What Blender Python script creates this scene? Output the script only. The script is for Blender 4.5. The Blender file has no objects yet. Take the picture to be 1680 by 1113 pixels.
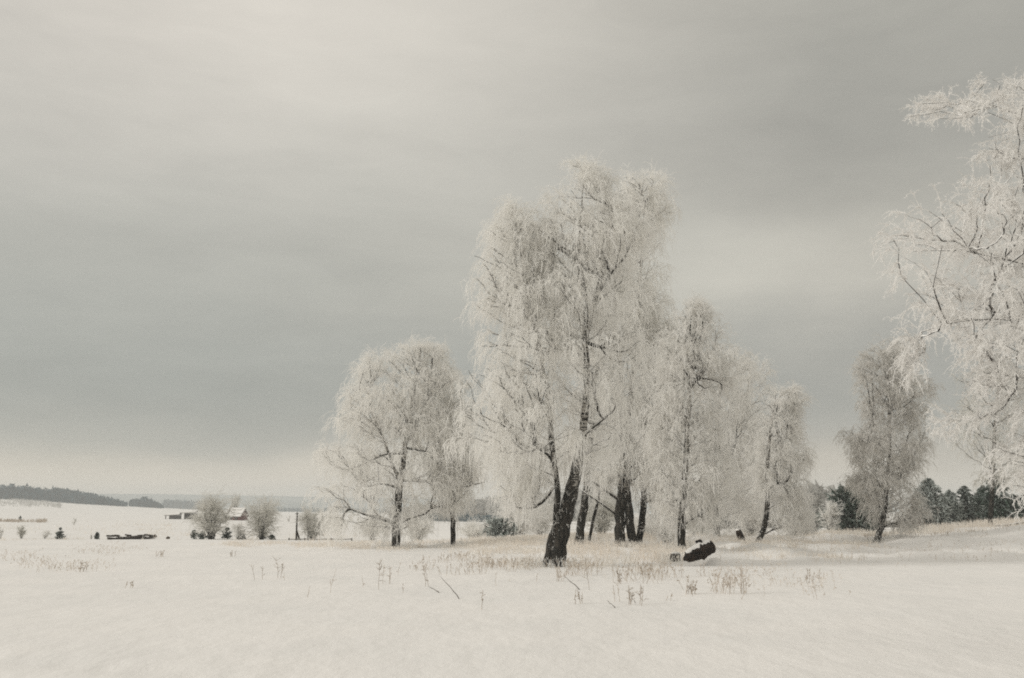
import bpy, math, random
import numpy as np
from mathutils import Vector

SC = bpy.context.scene
COL = SC.collection
R = math.radians
# ------------------------------------------------------------------ camera
H = 2.1                      # eye height above the snow
F = 35.0 / 36.0 * 1680.0     # focal length in photo pixels
PITCH = math.atan(281.5 / F)
cd = bpy.data.cameras.new('camera'); cam = bpy.data.objects.new('camera', cd); COL.objects.link(cam)
cd.lens = 35; cd.sensor_width = 36; cd.clip_start = 0.1; cd.clip_end = 20000
cam.location = (0, 0, H); cam.rotation_euler = (math.pi / 2 + PITCH, 0, 0)
SC.camera = cam
SC.render.engine = 'CYCLES'
SC.cycles.use_denoising = False
SC.cycles.max_bounces = 8; SC.cycles.diffuse_bounces = 4; SC.cycles.volume_bounces = 2
SC.cycles.filter_width = 1.9
SC.view_settings.view_transform = 'Standard'; SC.view_settings.look = 'None'
SC.view_settings.exposure = 0.08; SC.view_settings.gamma = 1; SC.view_settings.use_curve_mapping = False

# ------------------------------------------------------------------ world: overcast sky
SUN_EL, SUN_AZ = R(25), R(-70)          # behind the cloud, left of and a little behind the camera
W = bpy.data.worlds.new('World'); SC.world = W; W.use_nodes = True
nt = W.node_tree; nt.nodes.clear()
def N(t, **k):
    n = nt.nodes.new(t)
    for a, b in k.items(): setattr(n, a, b)
    return n
def LK(a, b): nt.links.new(a, b)
def mth(op, a, b=None, c=None, clamp=False):
    n = nt.nodes.new('ShaderNodeMath'); n.operation = op; n.use_clamp = clamp
    for i, v in enumerate((a, b, c)):
        if v is None: continue
        if isinstance(v, (int, float)): n.inputs[i].default_value = v
        else: nt.links.new(v, n.inputs[i])
    return n.outputs[0]
def s2l(c):
    return tuple((v / 255 / 12.92) if v <= 10 else (((v / 255 + .055) / 1.055) ** 2.4) for v in c) + (1,)
tc = N('ShaderNodeTexCoord'); sep = N('ShaderNodeSeparateXYZ'); LK(tc.outputs['Generated'], sep.inputs[0])
mp = N('ShaderNodeMapping'); mp.inputs['Scale'].default_value = (1.0, 1.0, 3.0); LK(tc.outputs['Generated'], mp.inputs[0])
def noise(vec, scale, detail=4, rough=.55, dist=0.0):
    n = N('ShaderNodeTexNoise'); LK(vec, n.inputs['Vector']); n.inputs['Scale'].default_value = scale
    n.inputs['Detail'].default_value = detail; n.inputs['Roughness'].default_value = rough; n.inputs['Distortion'].default_value = dist
    return n.outputs['Fac']
n1 = noise(mp.outputs[0], 2.6, 4, .5, .4)
n2 = noise(mp.outputs[0], 9.0, 5, .6, .5)
mp2 = N('ShaderNodeMapping'); mp2.inputs['Scale'].default_value = (1.6, 1.6, 11); mp2.inputs['Location'].default_value = (3, 1, 2); LK(tc.outputs['Generated'], mp2.inputs[0])
n3 = noise(mp2.outputs[0], 2.2, 5, .55, .3)
# elevation, wobbled by the noise so that the cloud decks are not ruled lines
el = mth('ADD', sep.outputs[2], mth('MULTIPLY', mth('SUBTRACT', n1, .5), .11))
el = mth('ADD', el, mth('MULTIPLY', mth('SUBTRACT', n3, .5), .022))
def ramp(stops):
    r = N('ShaderNodeValToRGB'); cr = r.color_ramp; cr.interpolation = 'B_SPLINE'
    while len(cr.elements) < len(stops): cr.elements.new(.5)
    for e, (p, c) in zip(cr.elements, stops): e.position = p; e.color = s2l(c)
    LK(mth('DIVIDE', mth('MAXIMUM', el, 0), .6), r.inputs[0]); return r.outputs[0]
SKY_L = [(0, (180, 174, 164)), (.05, (196, 187, 173)), (.09, (188, 181, 168)), (.135, (148, 148, 142)), (.20, (143, 145, 139)), (.28, (160, 160, 152)), (.40, (164, 163, 154)), (.55, (179, 176, 167)), (.75, (195, 189, 179)), (1.0, (199, 194, 184))]
SKY_R = [(0, (174, 167, 156)), (.06, (184, 175, 161)), (.11, (154, 152, 145)), (.17, (146, 146, 140)), (.27, (158, 156, 148)), (.37, (173, 169, 158)), (.46, (169, 166, 156)), (.60, (155, 153, 145)), (.78, (160, 158, 149)), (1.0, (184, 180, 170))]
az = mth('DIVIDE', sep.outputs[0], mth('MAXIMUM', mth('ABSOLUTE', sep.outputs[1]), .05))
azf = mth('ADD', mth('MULTIPLY', az, 1.5), .45)
azf = mth('ADD', azf, mth('MULTIPLY', mth('SUBTRACT', n1, .5), .5), clamp=True)
mx = N('ShaderNodeMix', data_type='RGBA'); LK(azf, mx.inputs[0]); LK(ramp(SKY_L), mx.inputs[6]); LK(ramp(SKY_R), mx.inputs[7])
# two brighter, thinner places in the cloud deck
def lobe(px, row, wide, high, amt):
    X = (px - 840) / F; Y = (556.5 - row) / F; v = Vector((X, CP_ - Y * SP_, SP_ + Y * CP_)).normalized()
    dx = mth('DIVIDE', mth('SUBTRACT', sep.outputs[0], v.x), wide); dz = mth('DIVIDE', mth('SUBTRACT', mth('ADD', el, 0), v.z), high)
    q = mth('ADD', mth('MULTIPLY', dx, dx), mth('MULTIPLY', dz, dz)); g = mth('POWER', 2.718, mth('MULTIPLY', q, -1.0))
    return mth('MULTIPLY', mth('MULTIPLY', g, amt), mth('GREATER_THAN', sep.outputs[1], 0))
CP_, SP_ = math.cos(PITCH), math.sin(PITCH)
glow = mth('ADD', lobe(1170, 440, .20, .05, .26), lobe(600, 120, .22, .12, .16))
glow = mth('ADD', glow, lobe(760, 190, .36, .16, .09))
glow = mth('ADD', glow, lobe(1350, 250, .14, .07, -.10))
# cloud texture
tex = mth('ADD', mth('MULTIPLY', mth('SUBTRACT', n2, .5), .22), mth('MULTIPLY', mth('SUBTRACT', n3, .5), .13))
tex = mth('ADD', mth('ADD', tex, glow), 1.02)
vm = N('ShaderNodeVectorMath', operation='SCALE'); LK(mx.outputs[2], vm.inputs[0]); LK(tex, vm.inputs[3])
sky = N('ShaderNodeTexSky', sky_type='NISHITA'); sky.sun_disc = False; sky.sun_elevation = SUN_EL; sky.sun_rotation = SUN_AZ
vs = N('ShaderNodeVectorMath', operation='SCALE'); LK(sky.outputs[0], vs.inputs[0]); vs.inputs[3].default_value = .006
va = N('ShaderNodeVectorMath', operation='ADD'); LK(vm.outputs[0], va.inputs[0]); LK(vs.outputs[0], va.inputs[1])
bg = N('ShaderNodeBackground'); bg.inputs[1].default_value = 1.0; LK(va.outputs[0], bg.inputs[0])
wo = N('ShaderNodeOutputWorld'); LK(bg.outputs[0], wo.inputs[0])

sd = bpy.data.lights.new('sun', 'SUN'); sun = bpy.data.objects.new('sun', sd); COL.objects.link(sun)
sd.energy = 1.5; sd.angle = R(14); sd.color = (1.0, .97, .91)
sv = Vector((math.sin(SUN_AZ) * math.cos(SUN_EL), -.25 * math.cos(SUN_EL), math.sin(SUN_EL)))
sun.rotation_euler = sv.to_track_quat('Z', 'Y').to_euler()

# ------------------------------------------------------------------ helpers
CP, SP = math.cos(PITCH), math.sin(PITCH)
def at(px, py, d):
    """the world point seen at photo pixel px, py, d metres in front"""
    X = (px - 840) / F; Y = (556.5 - py) / F
    ry = CP - Y * SP; rz = SP + Y * CP
    return Vector((X / ry * d, d, H + rz / ry * d))
def zrow(px, row, d): return at(px, row, d).z

def vnoise(x, y, seed=0):
    """numpy value noise, 0..1"""
    x = np.asarray(x, float); y = np.asarray(y, float)
    xi = np.floor(x).astype(np.int64); yi = np.floor(y).astype(np.int64); xf = x - xi; yf = y - yi
    def h(a, b):
        n = (a * 374761393 + b * 668265263 + seed * 1442695041) & 0xffffffff
        n = ((n ^ (n >> 13)) * 1274126177) & 0xffffffff
        return ((n ^ (n >> 16)) & 0xffff) / 65535.0
    u = xf * xf * (3 - 2 * xf); v = yf * yf * (3 - 2 * yf)
    return (h(xi, yi) * (1 - u) + h(xi + 1, yi) * u) * (1 - v) + (h(xi, yi + 1) * (1 - u) + h(xi + 1, yi + 1) * u) * v
def fbm(x, y, o=4, seed=0):
    s = 0; a = .5
    for k in range(o): s = s + a * (vnoise(x * 2 ** k, y * 2 ** k, seed + k) - .5); a *= .5
    return s * 2

# ------------------------------------------------------------------ terrain heights
COLS = {
 -1500: [(60,886.+14),(72,886),(84,889),(95,885),(130,872),(190,858),(300,848),(500,836),(760,826),(1000,824),(1500,826),(5500,834)],
 0: [(60,900),(72,886),(84,889),(95,885),(130,871),(190,860),(290,850.5),(305,848),(500,834),(760,819),(1000,815),(1500,822),(5500,834)],
 200: [(60,900),(72,886),(84,889),(95,885),(130,872),(190,861),(290,851.5),(305,850),(500,840),(760,832),(1000,829),(1500,832),(5500,835)],
 340: [(60,900),(72,886),(84,889),(95,885),(130,873),(190,862),(290,853),(305,851),(500,843),(1000,838),(5500,836)],
 480: [(60,900),(72,887),(84,889),(95,886),(130,875),(190,865),(300,855),(500,848),(1000,842),(5500,837)],
 640: [(60,899),(72,888),(84,889),(95,887),(130,877),(190,868),(300,860),(500,851),(1000,844),(5500,838)],
 760: [(58,898),(68,889),(75,887),(95,882),(130,872),(190,865),(400,857),(1000,846),(5500,838)],
 860: [(56,897),(64,882),(72,886),(95,882),(130,873),(190,865),(400,857),(1000,846),(5500,838)],
 980: [(56,896),(63,879),(72,886),(95,882),(200,865),(400,857),(1000,846),(5500,838)],
 1100: [(58,896),(66,884),(74,884),(95,880),(200,864),(400,856),(1000,846),(5500,838)],
 1300: [(60,896),(68,884),(76,885),(95,878),(200,862),(400,854),(1000,845),(5500,838)],
 1380: [(61,893),(67,877),(76,882),(95,876),(200,862),(400,852),(1000,845),(5500,838)],
 1440: [(63,892.5),(69,884),(78,882),(95,874),(200,860),(400,850),(1000,845),(5500,838)],
 1520: [(60,892),(66,877),(76,877),(95,869),(200,858),(400,848),(1000,844),(5500,838)],
 1600: [(57,893),(65,873),(76,870),(95,865),(200,855),(400,848),(1000,844),(5500,838)],
 1680: [(54,894),(65,868),(76,865),(95,861),(200,853),(400,848),(1000,844),(5500,838)],
 3200: [(54,894),(65,870),(76,866),(95,861),(200,853),(400,848),(1000,844),(5500,838)],
}
TC = np.linspace(-1500, 3200, 190); TD = np.exp(np.linspace(math.log(1.0), math.log(6000), 260))
_k = sorted(COLS)
_tab = []
for c in _k:
    ds = [1, 30, 46]; zs = [0, 0, 0]
    for d, r in COLS[c]: ds.append(d); zs.append(zrow(c if 0 <= c <= 1680 else 840, r, d))
    ds.append(6000); zs.append(zs[-1])
    _tab.append(np.interp(TD, ds, zs))
_tab = np.array(_tab)
TAB = np.array([np.interp(TC, _k, _tab[:, j]) for j in range(len(TD))])    # [d, c]
def blur(a, axis, n):
    for _ in range(n):
        p = np.concatenate([np.take(a, [0], axis), a, np.take(a, [-1], axis)], axis)
        a = (np.take(p, range(0, a.shape[axis]), axis) + 2 * a + np.take(p, range(2, a.shape[axis] + 2), axis)) / 4
    return a
TAB = blur(blur(TAB, 0, 1), 1, 3)
def ground(x, y):
    x = np.asarray(x, float); y = np.asarray(y, float)
    r = np.hypot(x, y); ye = np.maximum(y, r * .35)
    c = np.clip(840 + F * np.where(np.abs(ye) > 1e-6, x / np.maximum(ye, 1e-3), 0) / CP, -1499, 3199)
    fc = (c + 1500) / 4700 * (len(TC) - 1); fd = np.log(np.clip(ye, 1.0, 5990)) / math.log(6000) * (len(TD) - 1)
    ic = np.clip(np.floor(fc).astype(int), 0, len(TC) - 2); idd = np.clip(np.floor(fd).astype(int), 0, len(TD) - 2)
    u = fc - ic; v = fd - idd
    z = (TAB[idd, ic] * (1 - u) + TAB[idd, ic + 1] * u) * (1 - v) + (TAB[idd + 1, ic] * (1 - u) + TAB[idd + 1, ic + 1] * u) * v
    z = z + fbm(x / 9, y / 14, 4, 3) * .09 + fbm(x / 1.7, y / 2.6, 3, 9) * .022
    rough = np.clip((ye - 38) / 12, 0, 1) * np.clip((110 - ye) / 30, 0, 1)
    right = np.clip((c - 700) / 400, .12, 1)
    z = z + rough * right * (fbm(x / 1.6, y / 1.6, 4, 21) * .26 + np.maximum(fbm(x / 4.0, y / 2.6, 3, 31), 0) * .62)
    # soft wind drifts, diagonal across the foreground
    q = x * .35 + y
    z = z + np.clip((30 - ye) / 12, 0, 1) * .085 * (vnoise(q / 2.4 + fbm(x / 6, y / 6, 2, 4), x / 14, 5) - .5)
    tr = (y - 9.5) + .42 * x + .5 * np.sin(x * .22)          # an old snowed-in track
    z = z - .07 * np.exp(-(tr / .22) ** 2) - .06 * np.exp(-((tr - 1.5) / .22) ** 2) + .02 * np.exp(-((tr - .75) / .35) ** 2)
    # far field drift edges
    far = np.clip((ye - 110) / 60, 0, 1) * np.clip((900 - ye) / 300, 0, 1)
    z = z + far * fbm(x / 40, y / 22, 3, 41) * .55
    return z
def gz(x, y): return float(ground(np.array([x]), np.array([y]))[0])
def flat(px, row):
    """point where the ray meets the near snow"""
    lo, hi = 3.0, 100.0
    for _ in range(40):
        m = (lo + hi) / 2; p = at(px, row, m)
        if p.z > gz(p.x, p.y): lo = m
        else: hi = m
    p = at(px, row, lo); return Vector((p.x, p.y, gz(p.x, p.y)))

# ------------------------------------------------------------------ materials
def newmat(name):
    global nt
    m = bpy.data.materials.new(name); m.use_nodes = True; nt = m.node_tree; nt.nodes.clear(); return m
def mixc(f, a, b):
    n = nt.nodes.new('ShaderNodeMix'); n.data_type = 'RGBA'
    for i, v in ((0, f), (6, a), (7, b)):
        if isinstance(v, (int, float)): n.inputs[i].default_value = v
        elif isinstance(v, tuple): n.inputs[i].default_value = v + (1,) if len(v) == 3 else v
        else: nt.links.new(v, n.inputs[i])
    return n.outputs[2]
def mnoise(scale, detail=3, rough=.5, sc=(1, 1, 1), coord='Object'):
    t = nt.nodes.new('ShaderNodeTexCoord'); m = nt.nodes.new('ShaderNodeMapping'); m.inputs['Scale'].default_value = sc
    nt.links.new(t.outputs[coord], m.inputs[0]); n = nt.nodes.new('ShaderNodeTexNoise'); nt.links.new(m.outputs[0], n.inputs['Vector'])
    n.inputs['Scale'].default_value = scale; n.inputs['Detail'].default_value = detail; n.inputs['Roughness'].default_value = rough
    return n.outputs['Fac']
def sstep(v, a, b):
    n = nt.nodes.new('ShaderNodeMapRange'); n.interpolation_type = 'SMOOTHSTEP'; nt.links.new(v, n.inputs[0])
    n.inputs[1].default_value = a; n.inputs[2].default_value = b; return n.outputs[0]
def bumpn(h, s, d):
    b = nt.nodes.new('ShaderNodeBump'); b.inputs['Strength'].default_value = s; b.inputs['Distance'].default_value = d
    nt.links.new(h, b.inputs['Height']); return b.outputs[0]
def finish(col, rough=.9, bump=None, trans=0, spec=.2):
    p = nt.nodes.new('ShaderNodeBsdfPrincipled'); p.inputs['Roughness'].default_value = rough
    p.inputs['Specular IOR Level'].default_value = spec
    if isinstance(col, tuple): p.inputs['Base Color'].default_value = col + (1,)
    else: nt.links.new(col, p.inputs['Base Color'])
    if bump is not None: nt.links.new(bump, p.inputs['Normal'])
    out = nt.nodes.new('ShaderNodeOutputMaterial'); s = p.outputs[0]
    if trans:
        t = nt.nodes.new('ShaderNodeBsdfTranslucent')
        if isinstance(col, tuple): t.inputs[0].default_value = col + (1,)
        else: nt.links.new(col, t.inputs[0])
        m = nt.nodes.new('ShaderNodeMixShader'); m.inputs[0].default_value = trans
        nt.links.new(s, m.inputs[1]); nt.links.new(t.outputs[0], m.inputs[2]); s = m.outputs[0]
    nt.links.new(s, out.inputs[0])
def upness():
    g = nt.nodes.new('ShaderNodeNewGeometry'); s = nt.nodes.new('ShaderNodeSeparateXYZ'); nt.links.new(g.outputs['Normal'], s.inputs[0]); return s.outputs[2]

M = {}
M['snow'] = newmat('snow')
a = mnoise(.25, 4, .6); b = mnoise(14, 4, .6); c_ = mnoise(1.6, 5, .6, (1, .5, 1))
bmp = mth('ADD', mth('MULTIPLY', b, .10), mth('MULTIPLY', c_, 1.3))
finish(mixc(sstep(a, .35, .7), (.935, .912, .888), (.885, .868, .848)), .85, bumpn(bmp, .7, .06), 0, .25)
def frost_mat(name, frost, twig, lo, hi):
    M[name] = newmat(name)
    n = mnoise(2.3, 4, .65); m2 = mnoise(22, 2, .5)
    v = mth('ADD', mth('MULTIPLY', n, .6), mth('MULTIPLY', m2, .4))
    finish(mixc(sstep(v, lo, hi), twig, frost), .8, None, .5, .15)
frost_mat('frost', (.92, .91, .885), (.79, .77, .735), .30, .46)
frost_mat('frost_bright', (.93, .92, .905), (.84, .82, .795), .28, .42)
frost_mat('frost_thin', (.91, .90, .878), (.74, .725, .69), .34, .52)
frost_mat('frost_dull', (.83, .82, .785), (.58, .565, .525), .36, .58)
frost_mat('frost_grey_birch', (.84, .825, .80), (.60, .585, .55), .36, .58)
frost_mat('frost_grey', (.70, .69, .66), (.40, .39, .37), .36, .60)
def bark_mat(name, hdark, frost_lo=.55, white=.42):
    """birch bark: black and rugged at the foot, pale with dark scars above, frost caught on the upper side"""
    M[name] = newmat(name)
    t = nt.nodes.new('ShaderNodeTexCoord'); s = nt.nodes.new('ShaderNodeSeparateXYZ'); nt.links.new(t.outputs['Object'], s.inputs[0])
    n = mnoise(3.2, 4, .6, (1.5, 1.5, .9)); rings = mnoise(5.5, 3, .6, (.6, .6, 2.6))
    hgt = mth('ADD', mth('DIVIDE', s.outputs[2], hdark), mth('MULTIPLY', mth('SUBTRACT', n, .5), 2.2))
    pale = mth('MULTIPLY', sstep(hgt, .75, 1.3), sstep(rings, .44, .56))
    c = mixc(pale, mixc(sstep(mnoise(9, 4, .6, (1, 1, .3)), .4, .65), (.018, .018, .016), (.055, .048, .040)), (white, white * .95, white * .87))
    fr = mth('ADD', mth('MULTIPLY', upness(), .45), mth('MULTIPLY', mnoise(9, 4, .7), .9))
    c = mixc(sstep(fr, frost_lo, frost_lo + .12), c, (.80, .785, .76))
    finish(c, .85, bumpn(mnoise(16, 4, .7, (1, 1, .25)), .7, .05))
bark_mat('birch_bark', 3.4, .62); bark_mat('birch_bark_frosty', 2.4, .58, .5)
M['branch_bark'] = newmat('branch_bark')
fr = mth('ADD', mth('MULTIPLY', upness(), .55), mth('MULTIPLY', mnoise(3.5, 4, .7), .9))
finish(mixc(sstep(fr, .52, .70), (.032, .030, .025), (.78, .765, .74)), .85)
M['branch_bark_frosty'] = newmat('branch_bark_frosty')
fr = mth('ADD', mth('MULTIPLY', upness(), .4), mth('MULTIPLY', mnoise(5, 4, .7), .9))
finish(mixc(sstep(fr, .27, .46), (.07, .065, .06), (.88, .87, .85)), .85)
def needle_mat(name, green, frost, lo, hi):
    M[name] = newmat(name)
    fr = mth('ADD', mth('MULTIPLY', mth('ABSOLUTE', upness()), .25), mnoise(3.0, 4, .7))
    finish(mixc(sstep(fr, lo, hi), green, frost), .8, None, .1)
needle_mat('needles_dark', (.020, .044, .025), (.42, .47, .45), .56, .78)
needle_mat('needles_frosty', (.030, .045, .032), (.62, .66, .64), .48, .68)
needle_mat('needles_rust', (.10, .055, .022), (.35, .27, .2), .68, .95)
needle_mat('needles_mid', (.026, .040, .028), (.50, .54, .52), .54, .76)
def simple(name, c1, c2, scale=6, sc=(1, 1, 1), frost=None, rough=.9, trans=0):
    M[name] = newmat(name)
    c = mixc(sstep(mnoise(scale, 4, .6, sc), .35, .65), c1, c2)
    if frost:
        fr = mth('ADD', mth('MULTIPLY', upness(), .5), mth('MULTIPLY', mnoise(11, 3, .6), .6)); c = mixc(sstep(fr, frost, frost + .1), c, (.80, .785, .76))
    finish(c, rough, bumpn(mnoise(scale * 3, 3, .6, sc), .4, .02), trans)
simple('dry_grass', (.93, .90, .85), (.83, .76, .68), .8, trans=.5)
simple('dry_stalk', (.38, .31, .24), (.70, .64, .57), 9, trans=.3)
simple('pale_stalk', (.62, .55, .48), (.82, .77, .71), 9, trans=.3)
simple('dark_wood', (.030, .026, .022), (.075, .06, .05), 4, (1, 1, 6))
simple('weathered_wood', (.10, .085, .07), (.17, .15, .13), 8, (1, 1, 6), .62)
simple('log_bark', (.012, .011, .010), (.045, .032, .024), 5, (1, 1, 1), .93)
simple('cut_wood', (.10, .075, .05), (.19, .14, .10), 12, (1, 1, 1), .85)
simple('red_wood', (.16, .05, .035), (.10, .035, .03), 3)
simple('dark_glass', (.02, .025, .03), (.03, .035, .04), 3, rough=.2)
simple('roof_board', (.05, .04, .035), (.09, .075, .06), 4)
simple('wire_frost', (.62, .62, .60), (.7, .7, .68), 4)
simple('earth', (.06, .045, .035), (.11, .085, .06), 4, frost=.72)
simple('far_forest', (.02, .07, .095), (.07, .12, .145), .02)
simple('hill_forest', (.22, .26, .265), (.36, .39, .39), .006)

# ------------------------------------------------------------------ mesh building
class MB:
    """collects numpy vertex/face blocks for one mesh"""
    def __init__(s): s.v = []; s.q = []; s.t = []; s.n = 0
    def add(s, v, quads=None, tris=None):
        v = np.asarray(v, float).reshape(-1, 3)
        if quads is not None and len(quads): s.q.append(np.asarray(quads, int).reshape(-1, 4) + s.n)
        if tris is not None and len(tris): s.t.append(np.asarray(tris, int).reshape(-1, 3) + s.n)
        s.v.append(v); s.n += len(v)
    def mesh(s, name, smooth=True):
        me = bpy.data.meshes.new(name)
        v = np.concatenate(s.v); q = np.concatenate(s.q) if s.q else np.zeros((0, 4), int); t = np.concatenate(s.t) if s.t else np.zeros((0, 3), int)
        me.vertices.add(len(v)); me.vertices.foreach_set('co', v.astype(np.float32).ravel())
        me.loops.add(q.size + t.size); me.loops.foreach_set('vertex_index', np.concatenate([q.ravel(), t.ravel()]).astype(np.int32))
        me.polygons.add(len(q) + len(t))
        st = np.concatenate([np.arange(len(q)) * 4, q.size + np.arange(len(t)) * 3]).astype(np.int32)
        me.polygons.foreach_set('loop_start', st)
        me.polygons.foreach_set('use_smooth', np.full(len(q) + len(t), smooth))
        me.update(calc_edges=True); me.validate()
        return me
    def build(s, name, mat, parent=None, smooth=True, loc=None):
        me = s.mesh(name, smooth); me.materials.append(M[mat]); o = bpy.data.objects.new(name, me); COL.objects.link(o)
        if parent: o.parent = parent
        if loc is not None: o.location = loc
        return o
def tag(o, label=None, cat=None, group=None, kind=None):
    for k, v in (('label', label), ('category', cat), ('group', group), ('kind', kind)):
        if v: o[k] = v
    return o
def thing(name, label, cat, loc, group=None, rz=0):
    o = bpy.data.objects.new(name, None); COL.objects.link(o); o.location = loc; o.rotation_euler = (0, 0, rz); o.empty_display_size = .3
    return tag(o, label, cat, group)

def nrm(a): return a / np.maximum(np.linalg.norm(a, axis=-1, keepdims=True), 1e-9)
def rings(mb, P, Rr, m, seed=0, cap=True, rough=0.0):
    """tube through points P (n,3) with radii Rr"""
    P = np.asarray(P, float); Rr = np.asarray(Rr, float); n = len(P); g = np.random.default_rng(seed)
    T = nrm(np.gradient(P, axis=0)); ref = np.array([0, 1, 0.]) if abs(T[0][1]) < .8 else np.array([1, 0, 0.])
    A = nrm(np.cross(T, ref)); B = np.cross(T, A)
    th = np.linspace(0, 2 * np.pi, m, endpoint=False)
    rr = Rr[:, None] * (1 + rough * (g.random((n, m)) - .5) * 2)
    V = P[:, None] + rr[..., None] * (np.cos(th)[None, :, None] * A[:, None] + np.sin(th)[None, :, None] * B[:, None])
    i = np.arange(n - 1)[:, None] * m; j = np.arange(m)[None]; k = (j + 1) % m
    q = np.stack([i + j, i + k, i + m + k, i + m + j], -1).reshape(-1, 4)
    V = V.reshape(-1, 3); tr = []
    if cap:
        V = np.concatenate([V, P[:1], P[-1:]]); a = n * m
        tr = [(a, (k_ + 1) % m, k_) for k_ in range(m)] + [(a + 1, (n - 1) * m + k_, (n - 1) * m + (k_ + 1) % m) for k_ in range(m)]
    mb.add(V, q, tr)
def ribbons(mb, P, Wd, m, rng):
    """P (N,S,3) centre lines, Wd (N,S) widths; m=2 flat twisted ribbon, m=3 three-sided tube"""
    Nn, S = P.shape[:2]
    if Nn == 0: return
    T = nrm(np.gradient(P, axis=1)); rv = nrm(rng.normal(size=(Nn, 1, 3)))
    A = nrm(np.cross(T, np.broadcast_to(rv, T.shape)))
    if m == 2:
        V = np.stack([P + A * Wd[..., None] / 2, P - A * Wd[..., None] / 2], 2)
    else:
        B = np.cross(T, A); th = np.arange(m) * 2 * np.pi / m
        V = P[:, :, None] + Wd[..., None, None] / 2 * (np.cos(th)[:, None] * A[:, :, None] + np.sin(th)[:, None] * B[:, :, None])
    base = (np.arange(Nn) * S * m)[:, None, None] + (np.arange(S - 1) * m)[None, :, None]
    if m == 2:
        q = np.concatenate([base, base + 1, base + 3, base + 2], -1)
    else:
        j = np.arange(m)[None, None]; k = (j + 1) % m
        q = np.stack([base + j, base + k, base + m + k, base + m + j], -1)
    mb.add(V, q.reshape(-1, 4))
def strands(P0, D0, L, g, S, rng, curl=.25):
    """grow curved strands: P0,D0 (N,3), L (N,), g gravity"""
    Nn = len(P0); P = np.zeros((Nn, S + 1, 3)); P[:, 0] = P0; D = D0.copy()
    gg = np.broadcast_to(np.asarray(g, float), (Nn,))
    for k in range(S):
        D = D + curl * rng.normal(size=(Nn, 3)); D[:, 2] -= gg * (k + .5) / S; D = nrm(D)
        P[:, k + 1] = P[:, k] + D * (L / S)[:, None]
    return P
def spikes(mb, P, n, ln, wd, rng):
    """n hoar-frost needles per strand"""
    Nn, S = P.shape[:2]
    if Nn == 0: return
    k = rng.integers(0, S - 1, (Nn, n)); f = rng.random((Nn, n, 1)); ii = np.arange(Nn)[:, None]
    A = P[ii, k]; B = P[ii, k + 1]; c = A + (B - A) * f; t = nrm(B - A)
    d = nrm(rng.normal(size=(Nn, n, 3))) + .5 * t
    V = np.stack([c + t * wd / 2, c - t * wd / 2, c + d * ln * (.5 + rng.random((Nn, n, 1)))], 2).reshape(-1, 3)
    mb.add(V, None, np.arange(len(V)).reshape(-1, 3))

# ------------------------------------------------------------------ birches


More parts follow.
